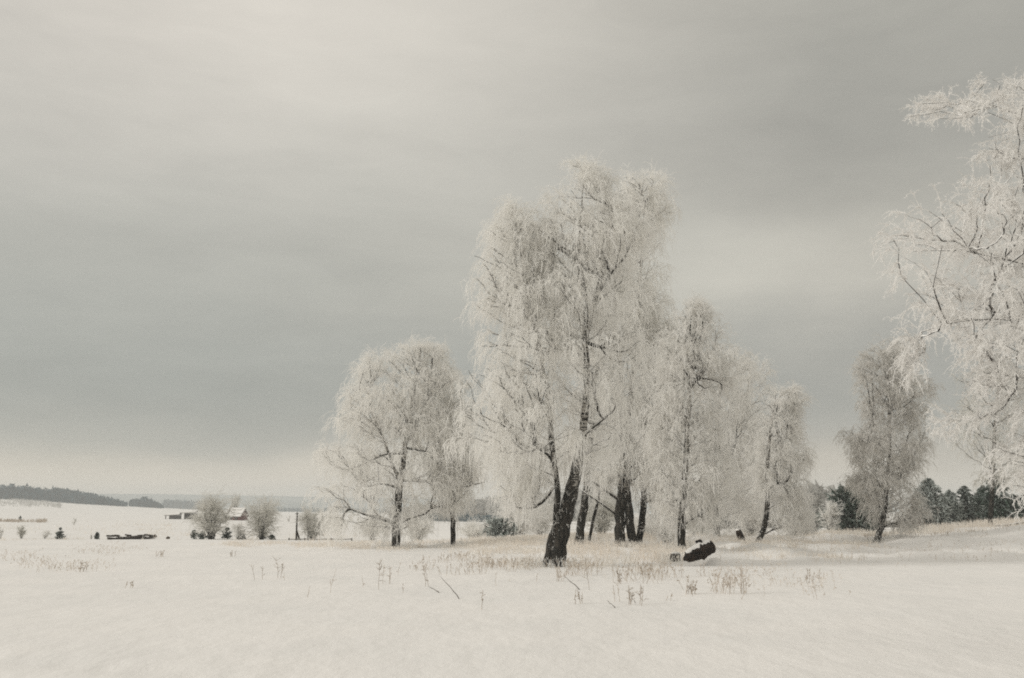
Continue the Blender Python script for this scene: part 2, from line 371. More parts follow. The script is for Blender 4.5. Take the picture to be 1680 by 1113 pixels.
def tree(label, d, stems, lobes, n_attr=1000, limbs=(), mat='frost', bark='birch_bark', depth=.8, n1=2.2, n2=4, L1=1.0, L2=.5,
         w=.032, nsp=5, spl=.05, grav=1.0, seed=1, m=2, group='frosted birches in the snowy meadow', fuzz=None, name='frosted_birch', cat='tree',
         nparts=8, hollow=(), curt=1.5, brs=.0105, jag=16.0, clump=.65, curl=.18, bmat='branch_bark', top=.015, dy=0.0):
    rng = np.random.default_rng(seed)
    bp = at(stems[0][0][0], stems[0][0][1], d); base = Vector((bp.x, d, min(bp.z, gz(bp.x, d))))
    root = thing(name, label, cat, base, group); b0 = np.array(base)
    def line(pts, dyl=0):
        """photo points (px,row,width px[,depth]) -> local points and radii, resampled smoothly"""
        P = []; Rr = []
        for q in pts:
            off = q[3] if len(q) > 3 else 0
            P.append(np.array(at(q[0], q[1], d + off)) - b0); Rr.append(q[2] / 2 / F * d)
        P = np.array(P); Rr = np.array(Rr); s = np.concatenate([[0], np.cumsum(np.linalg.norm(np.diff(P, axis=0), axis=1))])
        n = max(6, int(s[-1] / .35)); t = np.linspace(0, s[-1], n)
        Q = np.stack([np.interp(t, s, P[:, i]) for i in range(3)], 1); rq = np.interp(t, s, Rr)
        for _ in range(3): Q[1:-1] = (Q[:-2] + 2 * Q[1:-1] + Q[2:]) / 4
        Q[1:-1] += rng.normal(size=Q[1:-1].shape) * np.minimum(rq[1:-1, None] * .12, .03)
        return Q, rq
    nodes = []; plen = []; rad = []
    first = True
    for st in list(stems):
        Q, rq = line(st)
        if first or st[0][1] >= stems[0][0][1] - 12:
            Q[0][2] -= .15; fl = np.exp(-np.arange(len(rq)) * .9) * .16; rq = rq * (1 + fl)
        mb = MB(); rings(mb, Q, rq, 12, seed, True, .10); mb.build('trunk', bark, root)
        s = np.concatenate([[0], np.cumsum(np.linalg.norm(np.diff(Q, axis=0), axis=1))])
        for p_, s_, r_ in zip(Q, s, rq):
            nodes.append(p_); plen.append(s_); rad.append(r_)
        first = False
    for lb in limbs:
        Q, rq = line(lb); mb = MB(); rings(mb, Q, rq, 7, seed, True, .15); mb.build('branch', bmat, root)
        s = np.concatenate([[0], np.cumsum(np.linalg.norm(np.diff(Q, axis=0), axis=1))]) + 1
        for p_, s_, r_ in zip(Q[len(Q) // 2:], s[len(Q) // 2:], rq[len(Q) // 2:]): nodes.append(p_); plen.append(s_); rad.append(r_)
    nt_ = len(nodes)
    # attractors inside the crown's lobes
    pts = []
    areas = [np.trapz([b - a for _, a, b in lb], [r for r, _, _ in lb]) for lb in lobes]; tot = sum(areas)
    for lb, ar in zip(lobes, areas):
        k = 0; want = int(n_attr * ar / tot); rows = [r for r, _, _ in lb]; mxw = max(b - a for _, a, b in lb)
        cand = 0
        sd_ = seed * 7.3
        while k < want and cand < want * 30:
            cand += 1
            r = rng.uniform(rows[0], rows[-1]); l_ = np.interp(r, rows, [a for _, a, _ in lb]); rt = np.interp(r, rows, [b for _, _, b in lb]); hw_ = (rt - l_) / 2; l_ += hw_ * .7 * (vnoise(r / jag, 0, seed) - .5); rt -= hw_ * .7 * (vnoise(r / jag, 9, seed) - .5)
            if rng.random() > (rt - l_) / mxw: continue
            u = rng.uniform(-1, 1); v = rng.uniform(-1, 1)
            if u * u + v * v > 1: continue
            px = (l_ + rt) / 2 + u * (rt - l_) / 2
            if v < .35 and any(h_[0] < px < h_[1] and h_[2] < r < h_[3] and rng.random() > .2 for h_ in hollow): continue
            dd = v * (rt - l_) / 2 / F * d * depth
            p_ = np.array(at(px, r, d + dd + dy)) - b0
            cl = vnoise(p_[0] * 1.1 + sd_, p_[2] * 1.0 + p_[1] * .5, 5)
            if cl < clump * rng.random() * 1.5: continue
            pts.append(p_); k += 1
    pts = np.array(pts); T = np.array(nodes)
    dmin = np.array([np.min(np.linalg.norm(T - p_, axis=1)) for p_ in pts]); order = np.argsort(dmin); pts = pts[order]
    NN = nt_ + len(pts); POS = np.zeros((NN, 3)); POS[:nt_] = T; PL = np.zeros(NN); PL[:nt_] = np.array(plen) * .35; par = np.full(NN, -1)
    depthc = np.zeros(NN)
    for i, p_ in enumerate(pts):
        k = nt_ + i; dv = p_ - POS[:k]; ds = np.linalg.norm(dv, axis=1)
        cost = ds + .38 * PL[:k] + 1.3 * np.maximum(0, .25 * ds - dv[:, 2])
        j = int(np.argmin(cost)); POS[k] = p_; PL[k] = PL[j] + ds[j]; par[k] = j
    cnt = np.ones(NN)
    for k in range(NN - 1, nt_ - 1, -1): cnt[par[k]] += cnt[k]
    # smooth branch lines
    for _ in range(2):
        acc = np.zeros((NN, 3)); ca = np.zeros(NN)
        for k in range(nt_, NN): acc[par[k]] += POS[k] * cnt[k]; ca[par[k]] += cnt[k]
        ok = np.arange(NN) >= nt_; ok &= ca > 0
        POS[ok] = .5 * POS[ok] + .25 * POS[par[ok]] + .25 * acc[ok] / ca[ok, None]
    rb = np.minimum(brs * cnt ** .5, .16)
    # branches: one part for each large limb, the twiggy rest joined
    rootof = np.arange(NN)
    for k in range(nt_, NN): rootof[k] = k if par[k] < nt_ else rootof[par[k]]
    big = sorted([k for k in range(nt_, NN) if par[k] < nt_], key=lambda k: -cnt[k])[:nparts]; bigset = set(big)
    mbs = {k: MB() for k in big}; rest = MB()
    for k in range(nt_, NN):
        j = par[k]; A = POS[j]; B = POS[k]; r1 = rb[k] * 1.15; r2 = rb[k]
        if r2 < .010 and rng.random() < .3: pass
        mid = (A + B) / 2 + rng.normal(size=3) * np.linalg.norm(B - A) * .06; mid[2] += np.linalg.norm(B - A) * .05
        rings(mbs.get(rootof[k], rest), [A, mid, B], [r1, (r1 + r2) / 2, r2], 5 if r2 > .03 else 3, 0, False)
    for k in big: mbs[k].build('branch', bmat, root)
    if rest.n: tag(rest.build('small_branches', 'branch_bark_frosty', root), kind='stuff')
    # hanging frosted twigs
    ks = np.arange(nt_, NN); wgt = np.clip(1.3 - cnt[ks] / 60, .1, 1.3)
    tw = MB(); n_p = int(n1 * len(ks)); pick = rng.choice(ks, n_p, p=wgt / wgt.sum())
    f = rng.random((n_p, 1)); P0 = POS[pick] * f + POS[par[pick]] * (1 - f); dirb = nrm(POS[pick] - POS[par[pick]])
    cen = np.array([POS[:nt_, 0].mean(), POS[:nt_, 1].mean(), 0]); out = POS[pick] - cen; out[:, 2] = 0; out = nrm(out)
    hmax = POS[:, 2].max(); upb = .25 + .8 * np.clip((P0[:, 2] / hmax - .6) / .4, 0, 1)
    D0 = nrm(dirb * .6 + out * .5 + rng.normal(size=(n_p, 3)) * .45 + np.stack([0 * upb, 0 * upb, upb], 1))
    tr_ = np.clip((P0[:, 2] / hmax - .7) / .3, 0, 1); gv = grav * (1 - .6 * tr_); Ln = L1 * rng.uniform(.45, 1.25, n_p) * (1 - .35 * tr_); PS = strands(P0, D0, Ln, gv, 5, rng, curl)
    tp = np.linspace(1, .5, 6)[None]; ribbons(tw, PS, w * tp * rng.uniform(.7, 1.2, (n_p, 1)), m, rng)
    n_s = n_p * n2; pi = np.repeat(np.arange(n_p), n2); kk = rng.integers(0, 5, n_s); ff = rng.random((n_s, 1))
    Q0 = PS[pi, kk] * (1 - ff) + PS[pi, kk + 1] * ff; dd = nrm(PS[pi, kk + 1] - PS[pi, kk])
    E0 = nrm(dd * .7 + rng.normal(size=(n_s, 3)) * .55)
    QS = strands(Q0, E0, L2 * rng.uniform(.4, 1.3, n_s), np.repeat(gv, n2) * 1.1, 3, rng, curl * 1.2)
    ribbons(tw, QS, w * .8 * np.linspace(1, .45, 4)[None] * rng.uniform(.7, 1.25, (n_s, 1)), m, rng)
    if curt:                                      # long hanging curtains below the branch ends
        nc = int(curt * len(ks)); gi = rng.integers(0, n_p, nc // 5); gi = np.repeat(gi, 5); nc = len(gi)
        C0 = PS[gi, rng.integers(2, 6, nc)] + rng.normal(size=(nc, 3)) * [.07, .07, .05]; dC = nrm(PS[gi, 5] - PS[gi, 4])
        CS = strands(C0, nrm(dC * .5 + rng.normal(size=(nc, 3)) * .2 - [0, 0, .55]), np.repeat(rng.uniform(.3, 1.05, nc // 5), 5) * rng.uniform(.6, 1.1, nc) * L1, 1.6, 5, rng, .07)
        ribbons(tw, CS, w * .75 * np.linspace(1, .5, 6)[None] * rng.uniform(.7, 1.3, (nc, 1)), m, rng); spikes(tw, CS, nsp + 1, spl * .8, w * .8, rng)
    if nsp: spikes(tw, QS, nsp, spl, w * .9, rng); spikes(tw, PS, nsp, spl * 1.1, w, rng)
    # frosted shoots on the lower trunk
    if fuzz:
        nf, r_hi, r_lo, lf = fuzz
        zlo = (np.array(at(bp.x, r_lo, d)) - b0)[2]; zhi = (np.array(at(bp.x, r_hi, d)) - b0)[2]
        cand = np.where((POS[:nt_, 2] > zlo) & (POS[:nt_, 2] < zhi))[0]
        if len(cand):
            ci = rng.choice(cand, nf); dirs = nrm(rng.normal(size=(nf, 3)) * [1, 1, .45]); rr = np.array(rad)[ci]
            FS = strands(POS[ci] + dirs * rr[:, None] * .9 + rng.normal(size=(nf, 3)) * [0.02, .02, .15], nrm(dirs + [0, 0, .2]), lf * rng.uniform(.3, 1.2, nf), .7, 4, rng, .35)
            ribbons(tw, FS, w * .8 * np.linspace(1, .4, 5)[None] * np.ones((nf, 1)), m, rng); spikes(tw, FS, 8, spl, w, rng)
    tag(tw.build('frosted_twigs', mat, root, smooth=False), kind='stuff')
    return root

# ------------------------------------------------------------------ snowfield
def terrain():
    th = np.concatenate([np.linspace(-180, -36, 60, endpoint=False), np.linspace(-36, 36, 520, endpoint=False), np.linspace(36, 180, 60, endpoint=False)]) * np.pi / 180
    rr = np.concatenate([np.exp(np.linspace(math.log(.6), math.log(30), 110, endpoint=False)), np.exp(np.linspace(math.log(30), math.log(120), 170, endpoint=False)),
                         np.exp(np.linspace(math.log(120), math.log(2480), 100))])
    X = rr[:, None] * np.sin(th)[None]; Y = rr[:, None] * np.cos(th)[None]; Z = ground(X, Y)
    n, m = X.shape; i = np.arange(n - 1)[:, None] * m; j = np.arange(m)[None]; k = (j + 1) % m
    q = np.stack([i + j, i + k, i + m + k, i + m + j], -1).reshape(-1, 4)
    V = np.concatenate([np.stack([X, Y, Z], -1).reshape(-1, 3), [[0, 0, gz(0, 0)]]])
    mb = MB(); mb.add(V, q, [(n * m, (a + 1) % m, a) for a in range(m)])
    return tag(mb.build('snow_field', 'snow'), kind='structure')
terrain()

def hills():
    xs = np.linspace(-2500, 2500, 300); ys = np.array([1650, 1780, 1950, 2150, 2380]); hh = np.array([0, .55, .9, 1, .4])
    X, Yg = np.meshgrid(xs, ys); pxs = 840 + F * (X / Yg)
    base = np.interp(pxs, [-1200, 0, 160, 420, 700, 1000, 1400, 2600], [90, 90, 88, 78, 64, 52, 46, 60])
    Z = -5 + hh[:, None] * (base * .5 + 5 * fbm(X / 220, Yg / 450, 3, 8) + 1.6 * fbm(X / 26, Yg / 100, 2, 18))
    n, m = X.shape; q = [(a * m + b, a * m + b + 1, (a + 1) * m + b + 1, (a + 1) * m + b) for a in range(n - 1) for b in range(m - 1)]
    mb = MB(); mb.add(np.stack([X, Yg, Z], -1), q); tag(mb.build('hills', 'hill_forest'), kind='structure')
hills()

def far_forest(name, label, px0, px1, d0, d1, hfun, n, mat='far_forest', seed=5):
    """a far wood that reads as one mass: many small ragged crowns"""
    rng = np.random.default_rng(seed); mb = MB()
    px = rng.uniform(px0, px1, n); d = rng.uniform(d0, d1, n); x = (px - 840) / F * CP * d; z = ground(x, d)
    h = np.array([hfun(p) for p in px]) * rng.uniform(.5, 1.15, n)
    k = 26; a = rng.random((n, k)) ** .8; rad = h[:, None] * (.34 * np.sqrt(np.maximum(1 - a, 0)) + .03); th = rng.random((n, k)) * 6.283
    c = np.stack([x[:, None] + rad * np.cos(th) * rng.random((n, k)), d[:, None] + rad * np.sin(th) * rng.random((n, k)), z[:, None] + h[:, None] * (.05 + .95 * a)], -1)
    s = h[:, None, None, None] * .13; V = c[:, :, None] + rng.normal(size=(n, k, 3, 3)) * s * np.array([1, 1, 1.1]); V = V.reshape(-1, 3)
    mb.add(V, None, np.arange(len(V)).reshape(-1, 3)); return tag(mb.build(name, mat, smooth=False), label, 'forest', kind='stuff')
far_forest('forest', 'blue-grey wood covering the low rise at the far left horizon', -420, 150, 770, 900, lambda p: np.interp(p, [-420, 0, 90, 150], [11, 9.5, 8, 7.5]), 1500, seed=5)
far_forest('forest', 'wood tapering down to the open field right of the rise', 85, 208, 800, 900, lambda p: np.interp(p, [85, 150, 208], [9.5, 7, 3.0]), 700, seed=6)
far_forest('forest', 'small round grove beside the end of the far wood', 212, 268, 860, 930, lambda p: np.interp(p, [212, 238, 268], [4.5, 7.5, 2.5]), 260, seed=7)
far_forest('forest', 'pale hazy tree belt left of the willows near the horizon', 268, 345, 1350, 1500, lambda p: 10, 260, seed=8)
far_forest('forest', 'thin hazy tree line behind the utility pole', 440, 640, 1300, 1500, lambda p: 5, 500, seed=9)
far_forest('forest', 'dark low tree line across the field between the left birches and the great birch', 690, 900, 395, 420, lambda p: 2.3, 420, seed=10)
far_forest('forest', 'grey frosted wood rising behind the dark tree line in the middle', 640, 1010, 430, 560, lambda p: np.interp(p, [640, 730, 800, 1010], [5, 7, 10, 14]) * .9, 900, 'frost_grey', seed=11)
far_forest('forest', 'grey frosted wood behind the birches right of the log', 1080, 1420, 150, 210, lambda p: np.interp(p, [1080, 1250, 1330, 1420], [5.5, 5, 5.5, 4.5]), 900, 'frost_grey', seed=12)

# ------------------------------------------------------------------ the birches
A = 39.3
tree('huge leaning frosted birch with forked top, its black twin trunk nearest the camera', A,
     [[(897, 925, 17), (906, 890, 14), (914, 850, 11), (915, 800, 9), (909, 752, 9), (904, 705, 9), (900, 650, 10), (882, 560, 8), (862, 460, 5), (846, 360, 1)],
      [(911, 921, 26), (920, 875, 25), (932, 828, 23), (945, 775, 19), (953, 730, 15), (960, 690, 12), (963, 630, 11), (961, 580, 10), (957, 545, 9), (949, 480, 8), (950, 400, 4), (957, 300, 1)],
      [(960, 560, 9), (968, 520, 8), (985, 460, 7), (1000, 400, 4), (1003, 325, 1)]],
     [[(325, 838, 852), (350, 818, 885), (385, 798, 910), (430, 784, 925), (500, 784, 925)],
      [(268, 946, 968), (295, 932, 1012), (330, 905, 1040), (380, 872, 1045), (430, 850, 1045), (500, 800, 1045), (560, 800, 1045), (610, 788, 1040), (650, 755, 1035), (700, 745, 1020), (745, 768, 1010)],
      [(735, 800, 1000), (770, 820, 900), (815, 828, 890), (835, 840, 885)]],
     n_attr=2300, seed=3, n1=2.6, n2=5, L1=1.0, L2=.52, w=.026, nsp=4, spl=.04, grav=1.35, curl=.15, bark='birch_bark',
     limbs=[[(908, 800, 6), (893, 828, 5), (878, 838, 5), (862, 838, 4), (848, 832, 3)], [(915, 770, 7), (902, 745, 5), (880, 728, 3), (866, 735, 2)],
            [(948, 720, 7), (975, 700, 5), (1002, 678, 3)], [(952, 585, 6), (925, 560, 4), (893, 545, 3), (880, 530, 2)], [(975, 500, 6), (1000, 478, 4), (1020, 462, 3)], [(978, 490, 5), (1002, 445, 4), (1018, 430, 2)]],
     fuzz=(260, 700, 900, .45), clump=.8, curt=2.6, hollow=[(943, 978, 660, 775), (900, 925, 710, 790)])
tree('slimmer birch standing just behind the right side of the huge leaning birch', 54,
     [[(949, 901, 14), (953, 860, 13), (960, 820, 12), (966, 760, 9), (972, 680, 7), (980, 600, 4), (985, 520, 2)], [(966, 888, 5), (974, 850, 5), (982, 820, 4), (992, 770, 2)]],
     [[(500, 970, 1010), (600, 940, 1020), (740, 935, 1020), (800, 950, 1020)]], n_attr=500, seed=4, n2=4, mat='frost_thin', fuzz=(80, 780, 880, .4))
tree('tall twin-stemmed birch with two black trunks close together in the middle of the group', 53,
     [[(1018, 904, 15), (1016, 860, 17), (1021, 800, 14), (1024, 720, 10), (1021, 650, 8), (1014, 560, 6), (1006, 450, 4), (1002, 350, 1)],
      [(1042, 903, 13), (1033, 860, 14), (1029, 800, 13), (1030, 720, 9), (1037, 620, 8), (1048, 500, 6), (1054, 400, 4), (1058, 330, 1)]],
     [[(284, 1030, 1078), (300, 1005, 1088), (345, 990, 1090), (420, 990, 1090), (480, 985, 1078), (520, 985, 1095), (600, 980, 1105), (700, 975, 1100), (790, 980, 1080)]],
     n_attr=1500, seed=5, n1=2.3, n2=4, L1=1.2, L2=.65, w=.032, nsp=4, mat='frost', grav=1.5, curl=.14,
     limbs=[[(1020, 825, 6), (1000, 808, 5), (985, 800, 5), (972, 788, 3)], [(1017, 850, 5), (995, 830, 4), (968, 815, 3), (955, 805, 2)], [(1030, 770, 5), (1050, 755, 3), (1058, 745, 2)]],
     fuzz=(140, 700, 880, .4), hollow=[(1010, 1045, 730, 850)])
tree('thin birch leaning right, third and rightmost trunk of the middle cluster', 53.5,
     [[(1045, 904, 9), (1052, 870, 11), (1057, 820, 10), (1058, 760, 7), (1058, 690, 6), (1068, 620, 4), (1082, 550, 2)]],
     [[(525, 1080, 1102), (570, 1062, 1120), (660, 1045, 1118), (760, 1045, 1110), (825, 1060, 1100)]],
     n_attr=520, seed=6, n2=4, mat='frost', limbs=[[(1057, 745, 4), (1075, 738, 3), (1092, 728, 2)], [(1053, 720, 4), (1058, 700, 3), (1064, 682, 2)]], fuzz=(60, 720, 880, .35))
tree('tall narrow birch with a straight trunk standing behind the fallen log', 49,
     [[(1118, 909, 12), (1118, 865, 13), (1121, 820, 12), (1126, 760, 9), (1129, 690, 8), (1133, 620, 6), (1138, 560, 4), (1140, 508, 2)]],
     [[(496, 1126, 1154), (515, 1104, 1172), (560, 1092, 1184), (620, 1082, 1194), (700, 1076, 1198), (780, 1072, 1192), (860, 1080, 1170)]],
     n_attr=1200, seed=7, n1=2.3, n2=4, L1=1.0, L2=.5, mat='frost_thin', grav=1.1,
     limbs=[[(1121, 862, 5), (1132, 852, 4), (1147, 848, 3)], [(1118, 835, 4), (1108, 818, 3), (1102, 800, 2)], [(1129, 640, 4), (1145, 622, 3), (1160, 606, 2)]], fuzz=(90, 700, 890, .35), hollow=[(1108, 1140, 770, 880)])
tree('birch with a short dark foot directly behind the high end of the log', 66,
     [[(1178, 891, 13), (1175, 865, 10), (1173, 820, 8), (1173, 750, 7), (1178, 680, 5), (1186, 600, 2)]],
     [[(570, 1168, 1212), (610, 1150, 1236), (700, 1138, 1240), (800, 1132, 1236), (862, 1142, 1225)]],
     n_attr=800, seed=8, n2=4, L1=1.1, mat='frost_thin', limbs=[[(1173, 849, 4), (1163, 848, 4), (1152, 845, 2)], [(1174, 754, 4), (1190, 752, 3), (1200, 750, 2)]])
tree('pale birch behind the short black snag, its trunk lost in frost', 72,
     [[(1222, 888, 6), (1218, 850, 6), (1212, 780, 5), (1215, 700, 4), (1230, 620, 2)]],
     [[(588, 1222, 1258), (620, 1200, 1270), (700, 1185, 1275), (800, 1185, 1268), (875, 1195, 1255)]],
     n_attr=750, seed=9, n2=4, L1=1.15, mat='frost_thin', bark='birch_bark_frosty')
tree('small birch with a curved leaning trunk at the right end of the group', 61,
     [[(1241, 896, 8), (1249, 880, 9), (1257, 855, 9), (1260, 825, 8), (1258, 780, 6), (1262, 720, 5), (1272, 655, 2)]],
     [[(640, 1262, 1304), (660, 1246, 1318), (700, 1242, 1322), (760, 1238, 1320), (800, 1242, 1325), (850, 1262, 1325), (872, 1270, 1320)]],
     n_attr=850, seed=10, n2=4, L1=1.0, mat='frost_thin', limbs=[[(1260, 730, 4), (1275, 720, 3), (1292, 715, 2)], [(1259, 802, 3), (1272, 795, 3), (1290, 790, 2)]])
tree('broad birch with low spreading black limbs at the left end of the group', 58,
     [[(649, 898, 12), (651, 865, 14), (653, 830, 12), (658, 780, 10), (664, 740, 8), (671, 690, 7), (680, 630, 4), (690, 572, 2)], [(655, 790, 6), (640, 750, 5), (625, 710, 3), (600, 660, 2)],
      [(668, 720, 5), (690, 680, 4), (715, 630, 2)]],
     [[(566, 648, 718), (585, 615, 738), (620, 580, 742), (670, 570, 750), (710, 566, 758), (740, 546, 760), (790, 530, 755), (840, 528, 745), (868, 538, 720)]],
     n_attr=1900, seed=11, n1=2.3, n2=4, L1=1.15, L2=.55, mat='frost', grav=1.1,
     limbs=[[(648, 862, 8), (636, 852, 7), (612, 848, 5), (590, 842, 4), (575, 835, 3)], [(625, 850, 5), (615, 840, 4), (607, 828, 3)], [(654, 858, 7), (668, 850, 5), (684, 848, 4), (697, 843, 3)],
            [(660, 745, 5), (640, 740, 4), (600, 760, 3), (575, 770, 2)], [(663, 735, 5), (690, 738, 4), (720, 746, 2)], [(665, 700, 4), (685, 690, 3), (705, 688, 2)], [(650, 800, 5), (630, 790, 4), (600, 800, 2)]], fuzz=(80, 740, 880, .4), hollow=[(570, 720, 800, 870), (625, 700, 710, 800)])
tree('slender birch with a straight black trunk right of the broad left birch', 58.5,
     [[(743, 898, 8), (743, 860, 8), (744, 810, 7), (745, 770, 6), (748, 710, 4), (756, 640, 2)]],
     [[(632, 748, 768), (690, 722, 775), (770, 712, 788), (835, 722, 772)]],
     n_attr=620, seed=12, n2=4, mat='frost', limbs=[[(745, 800, 4), (765, 799, 3), (780, 795, 2), (795, 791, 2)]])
tree('lone grey birch with a leaning black foot standing apart on the right', 62,
     [[(1435, 894, 13), (1442, 878, 10), (1449, 855, 8), (1453, 820, 7), (1458, 770, 7), (1460, 700, 5), (1457, 630, 4), (1455, 570, 2)]],
     [[(560, 1442, 1478), (572, 1414, 1500), (605, 1408, 1512), (620, 1390, 1530), (655, 1402, 1526), (690, 1418, 1512)],
      [(690, 1422, 1520), (706, 1392, 1536), (722, 1400, 1530), (790, 1405, 1515), (840, 1405, 1508), (868, 1452, 1500)]],
     n_attr=1400, seed=13, n1=2.3, n2=5, L1=.85, mat='frost_grey_birch', grav=1.0, limbs=[[(1457, 745, 4), (1440, 735, 3), (1415, 725, 2)], [(1458, 780, 4), (1480, 775, 3), (1500, 770, 2)]], curt=.5, clump=.75, hollow=[(1445, 1470, 800, 880)])
tree('faint tall birch rising behind the lower branches of the near right-hand birch', 75,
     [[(1625, 872, 8), (1628, 800, 7), (1632, 700, 5), (1640, 600, 2)]],
     [[(575, 1610, 1660), (620, 1575, 1690), (700, 1570, 1700), (790, 1600, 1690)]],
     n_attr=600, seed=14, n1=2, n2=3, mat='frost_dull', clump=.6)
# the near one, its trunk beyond the right edge of the picture
tree('heavily frosted near birch reaching in from the right edge with coral-like white branches', 15.5,
     [[(1860, 1010, 52), (1855, 850, 46), (1840, 700, 40), (1835, 550, 34), (1815, 400, 26), (1790, 260, 16), (1765, 90, 6)]],
     [[(118, 1680, 1800), (140, 1580, 1880), (165, 1540, 1930), (205, 1540, 1960), (235, 1590, 1990), (255, 1640, 2000)],
      [(250, 1650, 2000), (290, 1600, 2030), (335, 1500, 2060), (400, 1500, 2080), (440, 1545, 2080), (470, 1470, 2080), (520, 1468, 2080), (570, 1485, 2080), (590, 1560, 2070)],
      [(545, 1485, 1535), (575, 1482, 1530), (600, 1490, 1515)],
      [(590, 1650, 2070), (635, 1595, 2060), (700, 1592, 2040), (740, 1640, 2000), (790, 1665, 1990), (830, 1675, 1960)]],
     n_attr=1750, seed=21, n1=1.9, n2=10, L1=.50, L2=.20, w=.0135, nsp=10, spl=.032, grav=.65, m=3, mat='frost_bright', bmat='branch_bark_frosty', depth=.75,
     limbs=[[(1830, 500, 12), (1760, 455, 8), (1700, 430, 6), (1640, 425, 4), (1600, 415, 3)], [(1800, 330, 9), (1740, 240, 6), (1690, 185, 4), (1640, 170, 3), (1590, 165, 2)],
            [(1845, 700, 14), (1770, 640, 10), (1700, 610, 7), (1640, 615, 4)], [(1835, 560, 9), (1750, 540, 6), (1660, 520, 4), (1560, 520, 3), (1510, 545, 2)]],
     clump=1.3, curt=0, brs=.0055, curl=.24, group='', nparts=14)

# ------------------------------------------------------------------ bushes
def bush(label, px, row, w, h, d, mat='frost_thin', seed=1, stems=7, n=160, name='frosted_bush', cat='bush', group='frosted willow bushes', lean=0, dens=1.0, wd=.03):
    """multi-stemmed willow: stems fan out of the base, each carrying fine frosted twigs"""
    rng = np.random.default_rng(seed); b = at(px, row, d); base = Vector((b.x, d, gz(b.x, d))); hw = w / 2 / F * d; hh = (b.z - base.z) + h / F * d
    root = thing(name, label, cat, base, group); allP = []
    for k in range(stems):
        a = rng.uniform(0, 6.283); r = hw * rng.uniform(.1, .85); mb = MB(); t = np.linspace(0, 1, 8)[:, None]
        end = np.array([math.cos(a) * r + lean * hw, math.sin(a) * r, hh * rng.uniform(.6, .9) * (1 - .45 * (r / hw) ** 2)])
        P = end * np.concatenate([t ** 1.3, t ** 1.3, t ** .85], 1) + rng.normal(size=(8, 3)) * .03 * t; P += np.array([math.cos(a), math.sin(a), 0]) * hw * rng.uniform(0, .22); P[0, 2] = -.1
        r0 = max(.018, hh * .013)
        rings(mb, P, np.linspace(r0, r0 * .25, 8), 6, k); mb.build('stem', 'branch_bark', root); allP.append(P)
    P = np.array(allP); n_p = int(n * dens); si = rng.integers(0, stems, n_p); u = rng.uniform(.04, .99, n_p) ** .85 * 7; k0 = np.minimum(u.astype(int), 6); f = (u - k0)[:, None]
    P0 = P[si, k0] * (1 - f) + P[si, k0 + 1] * f; dv = nrm(P[si, k0 + 1] - P[si, k0])
    D0 = nrm(dv * .7 + rng.normal(size=(n_p, 3)) * [.6, .6, .35]); L = np.clip(hw * rng.uniform(.15, 1.0, n_p), .05, 1.7)
    tw = MB(); PS = strands(P0, D0, L, .15, 5, rng, .16); ribbons(tw, PS, wd * np.linspace(1, .5, 6)[None] * np.ones((n_p, 1)), 2, rng)
    n2 = 7; ns = n_p * n2; pi = np.repeat(np.arange(n_p), n2); kk = rng.integers(0, 5, ns); Q0 = PS[pi, kk]; dd = nrm(PS[pi, kk + 1] - PS[pi, kk])
    QS = strands(Q0, nrm(dd + rng.normal(size=(ns, 3)) * .5), np.repeat(L, n2) * rng.uniform(.3, .75, ns), .1, 3, rng, .2)
    ribbons(tw, QS, wd * .8 * np.linspace(1, .4, 4)[None] * np.ones((ns, 1)), 2, rng); spikes(tw, QS, 3, .05, wd, rng)
    tag(tw.build('frosted_twigs', mat, root, smooth=False), kind='stuff'); return root
G1 = 'frosted willow bushes below the far field'
bush('dense frosted willow left of the snow-roofed house', 345, 885, 60, 74, 93, seed=31, n=420, stems=9, group=G1, wd=.045, mat='frost_dull')
bush('narrow frosted tree rising behind the snow-roofed house', 382, 851, 26, 50, 330, seed=32, n=260, group=G1, wd=.12, mat='frost_dull')
bush('wide frosted willow with one dark slanting stem right of the house', 428, 885, 66, 70, 93, seed=33, n=460, stems=8, group=G1, wd=.045, mat='frost_dull')
bush('low frosted willow branching just right of the utility pole', 510, 886, 56, 56, 93, seed=34, n=300, stems=8, group=G1, wd=.045, mat='frost_dull')
bush('small pale willow in the gap between the two larger ones', 392, 884, 24, 28, 92, seed=35, n=110, group=G1, wd=.04)
bush('grey bush leafless behind the broad left birch trunk', 612, 884, 46, 44, 80, seed=36, n=260, group=G1, wd=.04)
bush('pale thicket behind the foot of the broad left birch', 690, 884, 60, 34, 76, seed=37, n=260, group=G1, wd=.04, mat='frost')
G2 = 'small frosted shrubs scattered at the left'
bush('upright frosted shrub at the far left of the lower meadow edge', 35, 881, 15, 21, 94, seed=41, n=120, stems=5, group=G2, wd=.035, mat='frost_dull')
bush('low pale shrub between the two left evergreens', 74, 881, 16, 10, 94, seed=42, n=60, stems=5, group=G2, wd=.03)
bush('shrub cut by the left edge of the photo', 1, 878, 10, 18, 94, seed=43, n=70, stems=4, group=G2, wd=.03)
bush('tiny lone shrub high on the far field slope', 122, 859, 8, 9, 190, seed=44, n=50, stems=4, group=G2, wd=.07)
bush('faint shrub left of the little conical evergreen by the dark pile', 150, 882, 5, 7, 94, seed=45, n=30, stems=3, group=G2, wd=.03)
bush('pale shrub alone in the field left of the utility pole', 474, 851, 7, 9, 280, seed=46, n=40, stems=3, group=G2, wd=.1)
G3 = 'frosted thickets behind the birch group'
bush('low pale thicket right of the slender birch', 775, 886, 46, 26, 74, seed=62, n=240, stems=8, group=G3, wd=.035, mat='frost')
bush('second pale thicket between the slender birch and the frosted pine sapling', 800, 884, 40, 34, 80, seed=63, n=240, stems=8, group=G3, wd=.035, mat='frost_thin')
